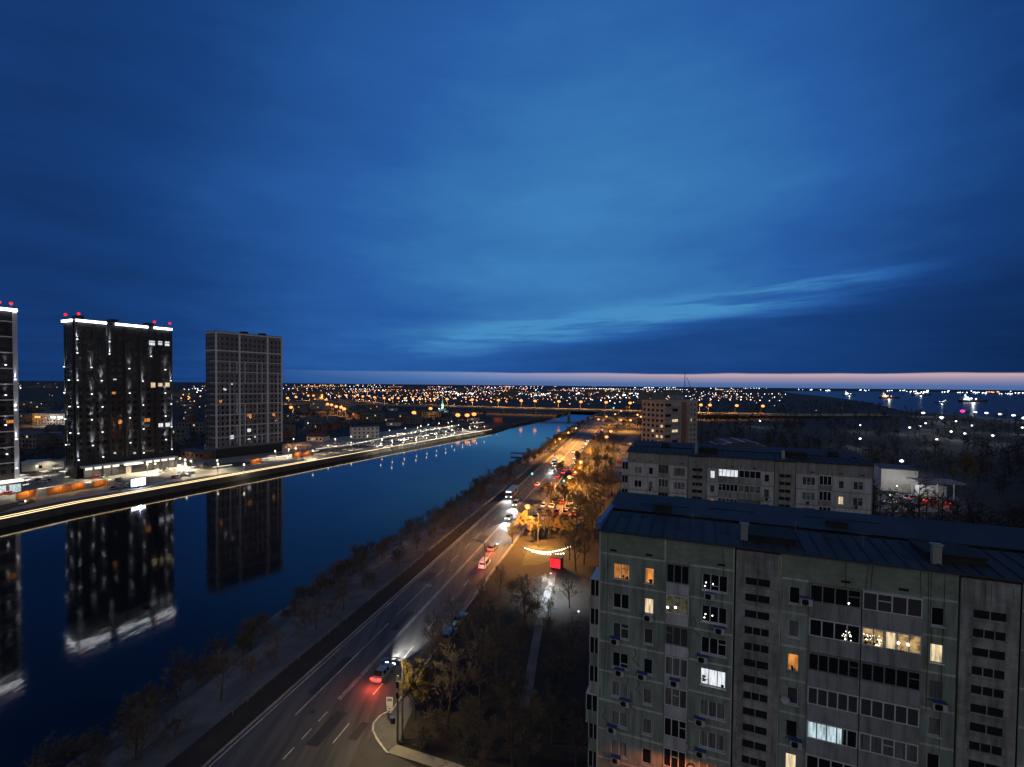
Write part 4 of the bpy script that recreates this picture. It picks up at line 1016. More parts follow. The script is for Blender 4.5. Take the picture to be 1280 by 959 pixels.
far_road = [((707,588),1),((715,588),1),((718,594),1),((720,580),0),((718,574),0),((722,570),0),((717,566),0),((724,584),1),((728,560),0),((735,552),0),((744,545),1),((752,538),0),((762,532),1),((772,526),0),((704,592),1),((697,597),1)]
for i, (px, aw) in enumerate(far_road):
    car('sedan', ('silver','dark','white','red')[i % 4], gp(*px), AW if aw else TO, 'small car far down the avenue with its tail lights on' if aw else 'small oncoming car far down the avenue with headlights on',
        'cars driving away far down the avenue' if aw else 'oncoming cars far down the avenue', not aw, bool(aw), 1500 if not aw and i % 2 else 0, 100 if aw and i % 2 else 0)
rc = random.Random(8)
P0 = gp(664,660)
for r in range(5):
    for c in range(6):
        if rc.random() < .18: continue
        p = gp(656, 655)+RN*(2.9*c+2)+RD*(7.2*r); p.z = .012
        car(('sedan','hatch')[rc.randrange(2)], rc.choice(('silver','white','dark','grey','red')), p, RZ+(0 if rc.random() < .5 else PI), 'parked car in the rows of the lot behind the orange tree', 'cars in the parking lot beside the avenue', False, rc.random() < .15)
def bus(p, rz, label, col, length=11, lit=True, name='bus', cat='bus'):
    t = thing(name, label, cat, p, rz); h = length/2; b = MB()
    b.box(-1.25, 1.25, -h, h, .4, 1.25); b.box(-1.23, 1.23, -h+.02, h-.02, 1.25, 2.95); b.box(-1.15, 1.15, -h+.1, h-.1, 2.951, 3.15); b.box(-.7,.7,-h+2,-h+4.5,3.151,3.4); b.build('body', col, t)
    for s in (-1, 1):
        x0, x1 = (1.232, 1.25) if s > 0 else (-1.25, -1.232); n = max(2, int(length/1.7))
        for i in range(n):
            w = MB(); a = -h+.5+i*(length-1)/n; w.box(x0, x1, a, a+(length-1)/n-.15, 1.45, 2.5); w.build('window', M['glass'] if not lit or i % 3 else M['w_dim'], t)
        for y in (-h+2.2, h-2.4): ob('wheel', WHEEL_T, t, (s*1.15, y, .45)).scale = (1.6,1.4,1.4)
        ob('headlight', HL_ON, t, (s*.9, h+.02, .85))
    w = MB(); w.box(-1.1, 1.1, h-.018, h+.01, 1.35, 2.5); w.build('windshield', M['glass'], t)
    w = MB(); w.box(-.95, .95, h-.018, h+.02, 2.55, 2.9); w.build('route_display', M['e_screen'] if lit else M['e_wstrip'], t)
    for s in (-.8, .8): slight(t, (s, h+.3, .85), (0, 1, -.06), 2600, (1,.97,.9), 60, .8, .08)
    return t
bus(gp(640,620), TO, 'dark bus with a bright white display over its windscreen, oncoming', PAINT['grey'])
bus(gp(694,580), TO, 'pink-lit white box truck among the oncoming traffic', PAINT['white'], 7.5, False, 'truck', 'truck')

# ---------------------------------------------------------------- lamps
def lamp_meshes(h, arm, headm, r=.085, hs=(.55,.2,.14)):
    p = MB(); p.tube([(0,0,0),(0,0,h*.5),(0,0,h-1.2)], [r*1.4, r, r*.8], 7); p.tube([(0,0,0),(0,0,.9)], r*2, 7)
    a = MB(); a.tube([(0,0,h-1.2),(.12,0,h-.5),(arm*.45,0,h-.05),(arm,0,h)], [r*.8, r*.7, r*.6, r*.5], 6)
    hd = MB(); hd.box(arm-.1, arm+hs[0]*1.6, -hs[1], hs[1], h-.02, h+hs[2])
    gl = MB(); gl.ball((arm+hs[0]*.75, 0, h-.05), hs[0]*.62, 0, 8, 6, .7)  # globe made oversized, its bulk standing in for the lamp's glow
    return p.mesh('pole', M['pole']), a.mesh('arm', M['pole']), hd.mesh('lamp_housing', M['metal']), gl.mesh('lamp_globe', headm), Vector((arm+hs[0]*.75, 0, h-.45-hs[0]*.62*.7))
LM_NEAR = lamp_meshes(10.5, 1.8, M['e_orange'], .09, (.6,.2,.14))
LM_MID = lamp_meshes(10.5, 2.0, M['e_orange'], .12, (1.25,.3,.2))
LM_FAR = lamp_meshes(11.5, 2.0, M['e_orange'], .3, (3.9,.5,.3)); LM_AVE = lamp_meshes(10.5, 2.0, M['e_orange'], .15, (1.9,.35,.2)); LM_ROW = lamp_meshes(12, 2.0, M['e_orange'], .3, (4.8,.5,.3))
def street_lamp(p, rz, label, group, lm=LM_MID, pw=2600, col=OR, name='street_lamp', sc=None):
    t = thing(name, label, 'street lamp', p, rz, group, sc)
    inst([('pole', lm[0], None, [('arm', lm[1])]), ('lamp_head', lm[2], None, [('lamp_globe', lm[3])])], t)
    if pw: dlight(t, lm[4], pw, col, 162)
    return t
# near corner: curved lamp post and its dark neighbour
t = thing('street_lamp', 'tall curved lamp post in front of the yellow-lit corner tree', 'street lamp', gp(503,926), PI+.55)
inst([('pole', LM_NEAR[0], None, [('arm', LM_NEAR[1])]), ('lamp_head', LM_NEAR[2])], t); plight(t, (1.9,-.9,9.6), 3200, (1,.74,.34), .3)  # warm light added at this unlit post to yellow the corner tree
t = thing('utility_pole', 'plain dark pole just left of the curved lamp post', 'pole', gp(497,929)); mb = MB(); mb.tube([(0,0,0),(0,0,8.2)], [.14,.1], 7); mb.build('pole', M['pole'], t)
mb = MB(); mb.box(-.16,.16,-.25,-.1,6.8,7.6); mb.box(-.14,.14,-.24,-.11,5.6,6.3); mb.build('equipment_box', M['black'], t)
for px, ht, lab in ((rp(80,16.2),9,'slim unlit lamp post beside the two parked cars'),(rp(103,16.2),8,'unlit lamp post at the kerb behind the white van')):
    t = thing('street_lamp', lab, 'street lamp', px, PI+RZ); inst([('pole', LM_NEAR[0], None, [('arm', LM_NEAR[1])]), ('lamp_head', LM_NEAR[2])], t)
# avenue lamps: heads read off the photo, stood on the ground below
def lamp_at(u, v, h, rz, label, group, lm=LM_MID, pw=2600, col=OR, off=2.6, omni=False):
    p = gp(u, v, h); p.z = 0; p = p-Vector((math.cos(rz), math.sin(rz), 0))*off
    t = street_lamp(p, rz, label, group, lm, pw, col)
    if omni: plight(t, lm[4]+Vector((0,0,-.3)), 5200, OR, .4)
    return t
for (u, v) in ((661,634),(713,597),(727,578),(733,555)):
    lamp_at(u, v, 10.3, PI+RZ, 'orange street lamp in the trees on the right kerb of the avenue', 'orange lamps on the right kerb', pw=42000, omni=True)
for (u, v) in ((699,549),(710,541),(719.5,535.5)):
    lamp_at(u, v, 10.3, RZ, 'bright orange street lamp among glowing trees on the river side', 'orange lamps on the river side of the avenue', pw=45000, omni=True)
for (u, v) in ((747,524.5),(757,521),(768,518),(775.5,514),(762,539.5),(756.5,546.5),(775,525.5),(787,525.5),(796,518.5),(800,521)):
    lamp_at(u, v, 10.3, RZ, 'orange street lamp on the far stretch of the avenue before the bridge', 'orange lamps on the far avenue', LM_AVE, 30000, OR, 2.6, u > 785)
# lamp below the frame whose glow reaches the foot of the nearest house
f0 = A0+Vector((math.cos(RZA), math.sin(RZA), 0))*8.6+Vector((math.sin(RZA), -math.cos(RZA), 0))*5.5
t = street_lamp(f0, RZA+PI/2, 'orange street lamp at the foot of the nearest panel house', None, lamp_meshes(10.4, 1.6, M['e_orange']), 0)
slight(t, (1.4, 0, 10.0), (.3,0,-1), 900, (1,.24,.06), 164, .2, .25)

# bus-stop style sign on the corner
t = thing('traffic_sign', 'white rectangular traffic sign on a thin post at the junction corner', 'traffic sign', gp(487,905), RZ+.2)
mb = MB(); mb.tube([(0,0,0),(0,0,3.3)], .045, 7); mb.build('post', M['metal'], t)
mb = MB(); mb.box(-.42,.42,-.05,-.02,2.35,3.45); sg = mb.build('sign_plate', M['white'], t)
mb = MB(); mb.box(-.3,.3,-.06,-.052,2.95,3.3); mb.build('sign_symbol', PAINT['blue'], sg)
mb = MB(); mb.box(-.36,.36,-.05,-.02,1.75,2.28); s2 = mb.build('sign_plate', M['white'], t)
mb = MB(); mb.box(-.2,.2,-.06,-.052,1.95,2.02); mb.build('sign_symbol', M['black'], s2)
t = thing('litter_bin', 'small dark bin beside the traffic sign post', 'bin', gp(491,905)); mb = MB(); mb.tube([(0,0,0),(0,0,.85)], [.24,.3], 9); mb.build('body', M['black'], t)
mb = MB(); mb.tube([(0,0,.85),(0,0,.92)], .32, 9); mb.build('rim', M['metal'], t)
# traffic lights
for (u, v, z, lab) in ((665.5,592,5.5,'green traffic signal on the left of the avenue'),(705,601,4.5,'pale green traffic signal on the right of the avenue'),(767,510,9,'green signal high on the bridge end')):
    p = gp(u, v, z); p.z = 0; t = thing('traffic_light', lab, 'traffic light', p, RZ); mb = MB(); mb.tube([(0,0,0),(0,0,z+.5)], .09, 6); mb.build('post', M['pole'], t)
    mb = MB(); mb.box(-.22,.22,-.3,-.09,z-.7,z+.6); hd = mb.build('signal_housing', M['black'], t)
    mb = MB(); mb.ball((0,-.36,z), .34 if z < 6 else .9, 0, 8, 6); mb.build('signal_lens', M['e_green'], hd)
    plight(t, (0,-1.0,z), 60, (.2,1,.7), .2)
# railing along the verge left of the avenue; lamplight painted in by each stretch's material
def railing(pts, name, label, h=1.0, m='frame', step=2.5):
    t = thing(name, label, 'railing', pts[0]); o = pts[0]; q = [p-o for p in pts]
    mb = MB(); ribbon_box(mb, q, -.04, .04, h-.07, h); ribbon_box(mb, q, -.03, .03, h*.5-.03, h*.5+.03); mb.build('rail', M[m], t)
    mb = MB()
    for a, b in zip(q, q[1:]):
        n = max(1, int((b-a).length/step))
        for k in range(n): p = a.lerp(b, k/n); mb.box(p.x-.035, p.x+.035, p.y-.035, p.y+.035, 0, h-.072)
    tag(mb.build('posts', M[m], t), kind='stuff')
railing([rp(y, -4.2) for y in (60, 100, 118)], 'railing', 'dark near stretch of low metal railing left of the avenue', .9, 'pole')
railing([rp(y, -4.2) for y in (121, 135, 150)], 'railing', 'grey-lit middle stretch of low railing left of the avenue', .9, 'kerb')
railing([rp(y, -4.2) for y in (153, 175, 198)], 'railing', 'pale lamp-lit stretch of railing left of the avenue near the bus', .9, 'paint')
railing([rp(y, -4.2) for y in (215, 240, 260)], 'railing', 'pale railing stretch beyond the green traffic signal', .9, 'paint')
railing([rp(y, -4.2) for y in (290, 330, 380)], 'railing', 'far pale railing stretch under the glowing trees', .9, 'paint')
# small landing stage at the water
p = gp(652,567,-1.2); t = thing('landing_stage', 'small dark flat landing stage at the water edge', 'jetty', p, RZ); mb = MB(); mb.box(-7, 2, -2, 2, 0, .35); mb.build('deck', M['bitumen'], t)
for x in (-6.5, -3, 1): mb = MB(); mb.tube([(x,-1.6,-2.2),(x,-1.6,-.001)], .12, 6); mb.build('pile', M['bark'], t)

# ---------------------------------------------------------------- playground lights, red kiosk, yard lamp
def garland(a, b, sag, n, label):
    t = thing('string_lights', label, 'string lights', a); d = b-a
    pts = [d*(i/24)-Vector((0,0,sag*4*(i/24)*(1-i/24))) for i in range(25)]; w = MB(); w.tube(pts, .025, 4); w.build('cable', M['black'], t)
    for i in range(n): f = (i+.5)/n; p = d*f-Vector((0,0,sag*4*f*(1-f)+.12)); m_ = MB(); m_.ball(p, .16, 0, 7, 5); m_.build('bulb', M['bulb'], t)
    return t
ga, gb = gp(655,693), gp(714,696); ga.z = gb.z = 0
za, zb2 = 4.2, 4.8
a = at(655, 684, 122); b = at(714, 682, 121); garland(a, b, 1.35, 22, 'upper string of white bulbs sagging over the playground')
a2 = at(664, 688.5, 120); b2 = at(706, 691, 118); garland(a2, b2, .5, 13, 'lower shorter string of white bulbs over the playground')
for nm, q in (('left', a), ('right', b)):
    t = thing('pole', 'thin pole holding the playground bulbs at their %s end' % ('street' if nm == 'left' else 'house'), 'pole', (q.x, q.y, 0)); mb = MB(); mb.tube([(0,0,0),(0,0,q.z+.1)], .06, 6); mb.build('shaft', M['metal'], t)
plight(None, (a+b)/2+Vector((0,1,-.6)), 420, (1,.72,.3), .6); plight(None, a+Vector((3,3,-.6)), 320, (1,.6,.2), .5); plight(None, b+Vector((-3,3,-.6)), 380, (1,.65,.25), .5)
t = thing('kiosk', 'small dark kiosk with a glowing red front beside the yard path', 'kiosk', gp(694,712), RZA); mb = MB(); mb.box(-1.3,1.3,0,2.2,0,2.6); mb.box(-1.5,1.5,-.3,2.4,2.601,2.75); mb.build('wall', M['darkclad'], t)
mb = MB(); mb.box(-1.2,1.2,-.06,-.003,.4,2.5); mb.build('sign_panel', M['e_sign'], t); plight(t, (0,-1.2,1.6), 60, (1,.06,.04), .3)
t = street_lamp(gp(693,742), PI*.9, 'small white yard lamp lighting the pale shrubs', None, lamp_meshes(4.2, .6, M['e_white'], .06, (.3,.12,.1)), 7000, (.86,.95,1))
t = thing('bollard_light', 'tiny white light low in the dark yard beside the balconies', 'lamp', gp(723,772)); mb = MB(); mb.tube([(0,0,0),(0,0,1.0)], .06, 6); mb.build('post', M['metal'], t); mb = MB(); mb.ball((0,0,1.15), .16); mb.build('lamp_globe', M['e_white'], t)

# ---------------------------------------------------------------- promenade furniture on the far bank
PL = lamp_meshes(4.6, .25, M['e_warm'], .09, (.75,.2,.12))
PLW = lamp_meshes(4.6, .25, M['e_white'], .09, (.7,.2,.12))
BALL = MB(); BALL.ball((0,0,0), .42, 0, 8, 6)
pl_post = MB(); pl_post.tube([(0,0,0),(0,0,4.2)], [.1,.07], 6); pl_post.tube([(0,0,0),(0,0,.5)], .16, 6); pl_post = pl_post.mesh('post', M['pole'])
pl_ball = BALL.mesh('lamp_globe', M['e_warm']); pl_ballw = BALL.mesh('lamp_globe', M['e_white'])
def park_lamp(u, v, label, group, pw=520, col=WW, white=False, big=False):
    p = gp(u, v, 4.4); p.z = 0
    t = thing('park_lamp', label, 'lamp', p, 0, group); inst([('post', pl_post), ('lamp_globe', pl_ballw if white else pl_ball, (0,0,4.5))], t)
    if pw and big: plight(t, (0,0,5.2), pw, col, .4)
    elif pw: dlight(t, (0,0,4.0), pw, col, 158)
Z7 = lambda x, y: (440+x/6.4, 500+y/6.4)
row1 = [(318,365),(410,343),(512,322),(597,305),(675,293),(750,278),(820,262),(885,245),(945,232),(998,222),(1060,215)]
row2 = [(240,315),(322,332),(420,315),(517,298),(600,283),(677,268),(750,255),(800,240),(885,232),(940,218),(980,212)]
row3 = [(365,275),(417,275),(475,262),(505,258),(550,248),(595,243),(660,228),(700,232),(770,215),(800,208),(852,202),(900,190),(970,180),(1000,178)]
row4 = [(300,245),(427,228),(525,220),(550,208),(612,198),(697,187),(770,183),(797,172),(230,350)]
for k, (row, lab) in enumerate(((row1,'white lamp of the row along the quay edge, far lit promenade'),(row2,'white lamp of the second row among the round planting beds'),(row3,'white lamp of the third row on the far lit promenade'),(row4,'small white lamp along the back edge of the far promenade'))):
    for i, q in enumerate(row): park_lamp(*Z7(*q), lab, 'promenade lamps, '+('first','second','third','back')[k]+' row', 5200, (1,.9,.76))
for i, q in enumerate(((217.5,571.5),(225,573.5),(231.5,575),(238.5,576.5),(231.5,579.5),(233,584),(271.5,576),(272.5,580.5),(344,564),(369.5,560.5),(361,562),(391,563.5),(410,557.5),(419,549),(439,553.5),(459.5,545),(46,583),(194,580),(184,580.5),(305,581))):
    park_lamp(*q, 'warm white lamp on the square in front of the towers', 'lamps on the tower square', 4500)
park_lamp(367, 549, 'large orange lamp glowing beside the grey tower', None, 6000, OR, False, True)
for (u, v) in ((385,529),(424.5,521.5),(439,546),(200,570)): park_lamp(u, v, 'single cold white lamp in the dark district behind the promenade', 'cold lamps behind the promenade', 500, CW, True)
# round planting beds with trees on the far promenade
def bed(p, r, label, group):
    t = thing('planting_bed', label, 'planting bed', p, 0, group); mb = MB(); n = 16
    mb.poly([(r*math.cos(2*PI*k/n), r*.8*math.sin(2*PI*k/n), .3) for k in range(n)])
    for k in range(n):
        a, b = 2*PI*k/n, 2*PI*(k+1)/n; mb.quad((r*math.cos(a),r*.8*math.sin(a),0),(r*math.cos(b),r*.8*math.sin(b),0),(r*math.cos(b),r*.8*math.sin(b),.3),(r*math.cos(a),r*.8*math.sin(a),.3))
    mb.build('soil', M['lawn'], t); k = SHRUB[0]; q = ob('shrub', k[1], t, (0,0,.3)); q.scale = (1.5,1.3,.5)
for x, y in ((365,335),(465,318),(555,303),(640,288),(715,272),(785,258),(850,245),(915,231),(965,222)):
    bed(gp(*Z7(x, y-2)), 4.0, 'dark oval planting bed between lamp rows on the far promenade', 'oval planting beds')
for x, y in ((290,318),(450,282),(530,270),(625,252),(735,238),(690,215),(830,215)):
    bed(gp(*Z7(x, y)), 3.2, 'dark planting bed near the back rows of the far promenade', 'back planting beds')
# sports cage
p = gp(455,560); t = thing('sports_cage', 'tall wire fence cage of a sports court beside the lit promenade', 'sports cage', p, math.atan2((QUAY[6]-QUAY[5]).y, (QUAY[6]-QUAY[5]).x))
mb = MB()
for k in range(15): mb.box(-32+k*3-.06, -32+k*3+.06, -.06, .06, 0, 5); mb.box(-32+k*3-.06, -32+k*3+.06, 15.94, 16.06, 0, 5)
for z in (1, 3, 4.95): mb.box(-32, 10, -.04, .04, z-.05, z+.05); mb.box(-32, 10, 15.96, 16.04, z-.05, z+.05)
mb.build('fence_frame', M['metal'], t)
mb = MB(); mb.box(-32, 10, 0.1, 15.9, .02, .06); mb.build('court_floor', M['lawn'], t)
# LED screen, pavilions, light lines, parked cars
p = gp(172.5,610); t = thing('led_screen', 'glaring blue-white screen standing on the riverside square', 'screen', p, math.atan2(34,17)); mb = MB(); mb.box(-2.6,2.6,-.3,0,.8,3.9); mb.box(-.3,.3,-.25,-.05,0,.8); mb.build('cabinet', M['black'], t)
mb = MB(); mb.box(-2.5,2.5,-.36,-.303,.9,3.8); mb.build('display', M['e_screen'], t); plight(t, (0,-1.6,2.4), 3500, (.5,.55,1), .5)
def pavilion(u0, v0, u1, v1, label, h=2.6, pw=260, m='wood'):
    a, b = gp(u0, v0), gp(u1, v1); d = b-a; Lh = d.length
    t = thing('pavilion', label, 'pavilion', a, math.atan2(d.y, d.x)); mb = MB()
    mb.box(0, Lh, 1.6, 1.75, 0, h-.01); mb.build('back_wall', M[m], t)
    r = MB(); r.box(-.2, Lh+.2, .9, 2.1, h, h+.18); r.build('roof', M[m], t)
    n = max(2, int(Lh/2.4))
    for k in range(n+1): q = MB(); x = Lh*k/n; q.box(x-.08, x+.08, .95, 1.1, 0, h-.005); q.build('post', M[m], t)
    q = MB(); q.box(.1, Lh-.1, 1.15, 1.55, .38, .46); q.box(.3,.4,1.2,1.5,0,.379); q.box(Lh-.4,Lh-.3,1.2,1.5,0,.379); q.build('bench', M[m], t)
    for k in range(max(1, int(Lh/6))): plight(t, ((k+.5)*Lh/max(1, int(Lh/6)), .2, h-.3), pw, (1,.5,.14), .2)
    return t
pavilion(25,626,49,621,'amber timber pavilion, leftmost on the riverside square', 2.7, 420)
pavilion(63,620,91,615,'long orange timber pavilion left of the pale planter', 2.7, 300)
pavilion(92,614.5,108,612,'shorter red-orange timber pavilion joined to the long one', 2.7, 260)
pavilion(120,610.5,137,607,'pale orange timber pavilion nearest the blue-white screen', 2.5, 260)
pavilion(316,581,330,578.5,'orange timber pavilion below the grey tower', 2.4, 360)
pavilion(368,573,392,569,'long straw-coloured timber pavilion right of the grey tower', 2.4, 320)
def light_line(pts, label):
    P = [gp(*q) for q in pts]; mb = MB(); ribbon_box(mb, P, -.1, .1, .25, .42)
    t = mb.build('light_strip', M['e_wstrip']); tag(t, label, 'light strip'); return t
light_line([(-20,616),(0,613),(36,606)], 'white light strip on the planter in front of the leftmost tower')
light_line([(27,615.5),(80,607.5),(139,600.5)], 'white light strip behind the orange timber pavilions')
light_line([(81,597.5),(110,593.5),(150,589)], 'white light strip before the left half of the shop row')
light_line([(172,586),(195,583),(221,579.5)], 'white light strip before the right half of the shop row')
light_line([(266,585),(290,581.8)], 'white light strip on the lawn edge below the grey tower')
light_line([(316,575.5),(345,572),(398,564)], 'white light strip beside the straw-coloured pavilion')
light_line([(395,562),(440,556),(480,548),(560,534),(605,528)], 'long dim light strip along the back of the far promenade')
mb = MB(); P = [gp(*q) for q in ((0,632),(40,623),(45,628),(20,634),(0,641))]; mb.poly([(p.x,p.y,.03) for p in P]); tag(mb.build('lawn', M['lawn']), kind='structure')
mb = MB(); P = [gp(*q) for q in ((240,585),(300,577),(316,579),(300,583),(262,588))]; mb.poly([(p.x,p.y,.03) for p in P]); tag(mb.build('lawn', M['lawn']), kind='structure')
for q in ((28,601),(32,604),(36,607.5),(66,587.5),(73,591.5),(82,596),(57,596)):
    t = thing('parking_canopy', 'white-lit small car canopy between the two left towers', 'canopy', gp(*q), -.3, 'white-lit canopies'); mb = MB(); mb.box(-2.2,2.2,-1.2,1.2,2.4,2.55); mb.build('roof', M['white'], t)
    mb = MB(); mb.box(-2.0,2.0,-1.26,-1.205,2.4,2.54); mb.build('light_strip', M['e_wstrip'], t)
    for x in (-2, 2): q_ = MB(); q_.box(x-.06,x+.06,-.06,.06,0,2.399); q_.build('post', M['metal'], t)
    plight(t, (0,0,3.4), 110, (1,.9,.75), .3)
for i, q in enumerate(((48,602),(53,604),(57,603),(148,601),(196,590.5),(207,589),(150,605),(120,598),(130,597.5),(222,597),(232,596),(226,593),(217,598),(236,593),(243,585),(257,582),(152,610),(157,609),(142,612),(340,571),(351,569),(30,630),(8,619))):
    car(('sedan','hatch')[i % 2], ('dark','silver','red','grey','white')[i % 5], gp(*q), .5+(i % 3)*1.4, 'tiny parked car on the lit square before the towers', 'cars parked on the tower square')
# low service building and wall by the gap of the towers
p = gp(27,590); t = thing('service_building', 'low pale service building between the two left towers', 'building', p, .5); mb = MB(); mb.box(0,15,0,8,0,4.2); mb.build('wall', M['white'], t); mb = MB(); mb.box(-.2,15.2,-.2,8.2,4.201,4.5); mb.build('roof', M['white'], t)
mb = MB(); mb.box(6,7.2,-.05,-.003,1.2,2.6); mb.build('window', M['glass'], t); dlight(t, (9,-3,5.5), 900, WW)
p = gp(226,571); t = thing('service_building', 'low brick service building between the dark and the grey tower', 'building', p, -.45); mb = MB(); mb.box(0,22,0,6,0,4); mb.build('wall', M['brickred'], t); mb = MB(); mb.box(-.2,22.2,-.2,6.2,4.001,4.25); mb.build('roof', M['houseroof'], t)
for k in range(5): mb = MB(); mb.box(2+k*4,3.6+k*4,-.05,-.003,1.1,2.6); mb.build('window', M['glass'], t)
dlight(t, (8,-4,5), 600, WW)

# ---------------------------------------------------------------- bridge and its lamps
BR = [Vector((-560,915,7)), Vector((-205,797,8)), Vector((0,727,8)), Vector((137,684,8)), Vector((250,650,7)), Vector((430,690,4)), Vector((574,739,2.5))]
t = thing('road_bridge', 'long road bridge crossing the river with an orange-lit deck edge', 'bridge', (0,0,0))
mb = MB(); ribbon_box(mb, BR, -7, 7, -1.4, 0, 0, True); mb.build('deck', M['concrete'], t)
mb = MB(); ribbon_box(mb, BR, 6.7, 7.1, .003, .45, 0, True); mb.build('parapet', M['kerb'], t)
mb = MB(); ribbon_box(mb, BR, -7.1, -6.7, .003, 1.3, 0, True); mb.build('parapet', M['kerb'], t)
for k in range(9):
    f = k/8; p = Vector((-205,797,0)).lerp(Vector((180,671,0)), f); mb = MB(); mb.box(p.x-1.4, p.x+1.4, p.y-5, p.y+5, -4, 6.55); mb.build('pier', M['concrete'], t)
mb = MB(); ribbon_box(mb, BR[4:], -12, 12, -5, -1.45, 0, True); mb.build('embankment', M['soil'], t)
for u in (560,590,624,650,669.5,697,725.5,756,788,812,834,866,875,884,919,952):
    q = gp(u, 500.5, 19); k = 0
    best = min(((BR[i].lerp(BR[i+1], j/40)) for i in range(len(BR)-1) for j in range(41)), key=lambda b: abs(b.x/b.y-(u-640)/600))
    street_lamp(Vector((best.x, best.y, best.z+.01)), -PI/2, 'orange street lamp standing on the long bridge', 'lamps on the bridge', LM_FAR, 24000)
for u, v in ((361,497),(371.5,495.7),(386.5,494),(393,494),(403.5,493.5),(409,499.5),(425,495),(434,493.5),(444.5,495),(448,493),(454.5,495),(462.5,494.5),(469,496),(481,497),(491,497),(498.5,497),(507,497.5),(517,497.5),(525,497.5),(535,494),(543.5,498)):
    p = gp(u, v, 13); p.z = 0; street_lamp(p, -PI/2, 'orange street lamp of the long row beyond the left bank', 'orange row beyond the left bank', LM_ROW, 50000)
for u, v in ((416,506),(422,508),(428,509),(432,511),(411,505),(366,509)):
    p = gp(u, v, 11.5); p.z = 0; street_lamp(p, -PI/2, 'orange street lamp at the cluster below the long orange row', 'orange lamp cluster', LM_FAR, 22000)
for u, v in ((573,518.5),(584.5,518.7),(593,517.5),(518.5,515.5),(539,510.5)):
    p = gp(u, v, 11.5); p.z = 0; street_lamp(p, -PI/2, 'orange street lamp behind the end of the promenade', 'orange lamps behind the promenade end', LM_FAR, 5000)

# ---------------------------------------------------------------- houses, trees and lights beyond
def house_kind(w, d, h, wall, roof, rh, lit):
    mb = MB(); mb.box(0,w,0,d,0,h); wm = mb.mesh('wall', M[wall]); r = MB(); e = .5
    a = [(-e,-e,h+.002),(w+e,-e,h+.002),(w+e,d+e,h+.002),(-e,d+e,h+.002)]; rg1, rg2 = (-e,d/2,h+rh), (w+e,d/2,h+rh)
    r.quad(a[0],a[1],rg2,rg1); r.quad(a[2],a[3],rg1,rg2); r.poly([a[1],a[2],rg2]); r.poly([a[3],a[0],rg1]); r.quad(*reversed(a))
    parts = [('wall', wm), ('roof', r.mesh('roof', M[roof]))]
    n = max(2, int(w/3))
    for f in range(max(1, int(h/2.9))):
        for k in range(n):
            q = MB(); x = (k+.5)*w/n; z = f*2.9+1; q.box(x-.6,x+.6,-.06,-.003,z,z+1.4); parts.append(('window', q.mesh('window', M['w_cream'] if (f, k) in lit else M['glass'])))
    return parts
HK = [house_kind(10,8,3.2,'housewall','houseroof',2.4,()), house_kind(13,9,3.4,'white','rustroof',2.6,((0,1),)), house_kind(9,9,6,'brickred','houseroof',2.8,((1,0),)), house_kind(16,10,6.2,'housewall','houseroof',2.2,()),
      house_kind(24,11,9,'housewall','houseroof',.6,((1,2),(2,5)))]
rh = random.Random(77); hs = []
def left_of_river(p):
    for i in range(len(QUAY)-1):
        if QUAY[i].y <= p.y <= QUAY[i+1].y: f = (p.y-QUAY[i].y)/(QUAY[i+1].y-QUAY[i].y); return p.x < QUAY[i].lerp(QUAY[i+1], f).x-82
    return p.x < -30-max(0, p.y-540)*.05
cnt = 0
for tries in range(1500):
    D = 300+650*rh.random()**1.4; p = Vector((D*rh.uniform(-1.08,-.06), D, 0))
    if not left_of_river(p) or any((p-q).length < 19 for q in hs): continue
    if abs((p-Vector((-205,797,0))).dot(Vector((.324,.946,0)))) < 24: continue
    hs.append(p); k = rh.choice((0,0,0,1,1,2,2,3,4))
    t = thing('house', ('low grey house with dark slate roof','white house with rusty roof and one lit window','two storey brick house with one lit upper window','long two storey grey house','three storey flat block with two lit windows')[k]+' in the district beyond the left bank',
              'house', p, rh.uniform(-.6,.9), 'houses beyond the left bank: kind %s' % 'abcde'[k] if 0 else ('low grey','rusty roofed','brick','long grey','flat block')[k]+' houses beyond the left bank')
    inst(HK[k], t); cnt += 1
    if cnt >= 125: break
# landmarks in that district
def block(name, label, cat, u, v, w, d, h, rz, wall, roof='houseroof', lit=(), D=None):
    p = gp(u, v); t = thing(name, label, cat, p, rz); inst(house_kind(w, d, h, wall, roof, .5, lit), t); return t
block('office_building', 'pale three storey building at the back of the lit promenade start', 'building', 441, 549, 20, 12, 9, .5, 'white')
b_ = gp(352,537); plight(None, b_+Vector((0,0,9)), 1500, CW, .5)
block('warehouse', 'long pale roofed warehouse behind the orange lamp row', 'warehouse', 483, 494, 90, 40, 12, -.1, 'housewall', 'kerb')
block('shop_hall', 'dark hall with white lamps left of the green-lit monument', 'hall', 519, 521, 34, 18, 7, -.1, 'housewall')
block('apartment_block', 'orange-lit apartment block below the long orange row', 'apartment block', 388, 513, 40, 14, 15, .25, 'pinkbrick', 'houseroof', ((1,3),(2,7),(3,1)))
block('apartment_block', 'small orange-lit block beside the clustered orange lamps', 'apartment block', 424, 514, 20, 14, 18, .1, 'pinkbrick')
p = gp(553,519); t = thing('monument', 'slender green-white lit monument spire near the bridge', 'monument', p); mb = MB(); mb.box(-8,8,-8,8,0,6); mb.box(-5,5,-5,5,6,9); mb.build('base', M['white'], t)
mb = MB(); mb.tube([(0,0,9),(0,0,16),(0,0,25)], [2.4,1.6,.3], 6); mb.build('spire', M['white'], t); plight(t, (0,-5,13), 2200, (.35,1,.6), .5); plight(t, (0,-14,4), 1500, (.7,.85,1), .5)
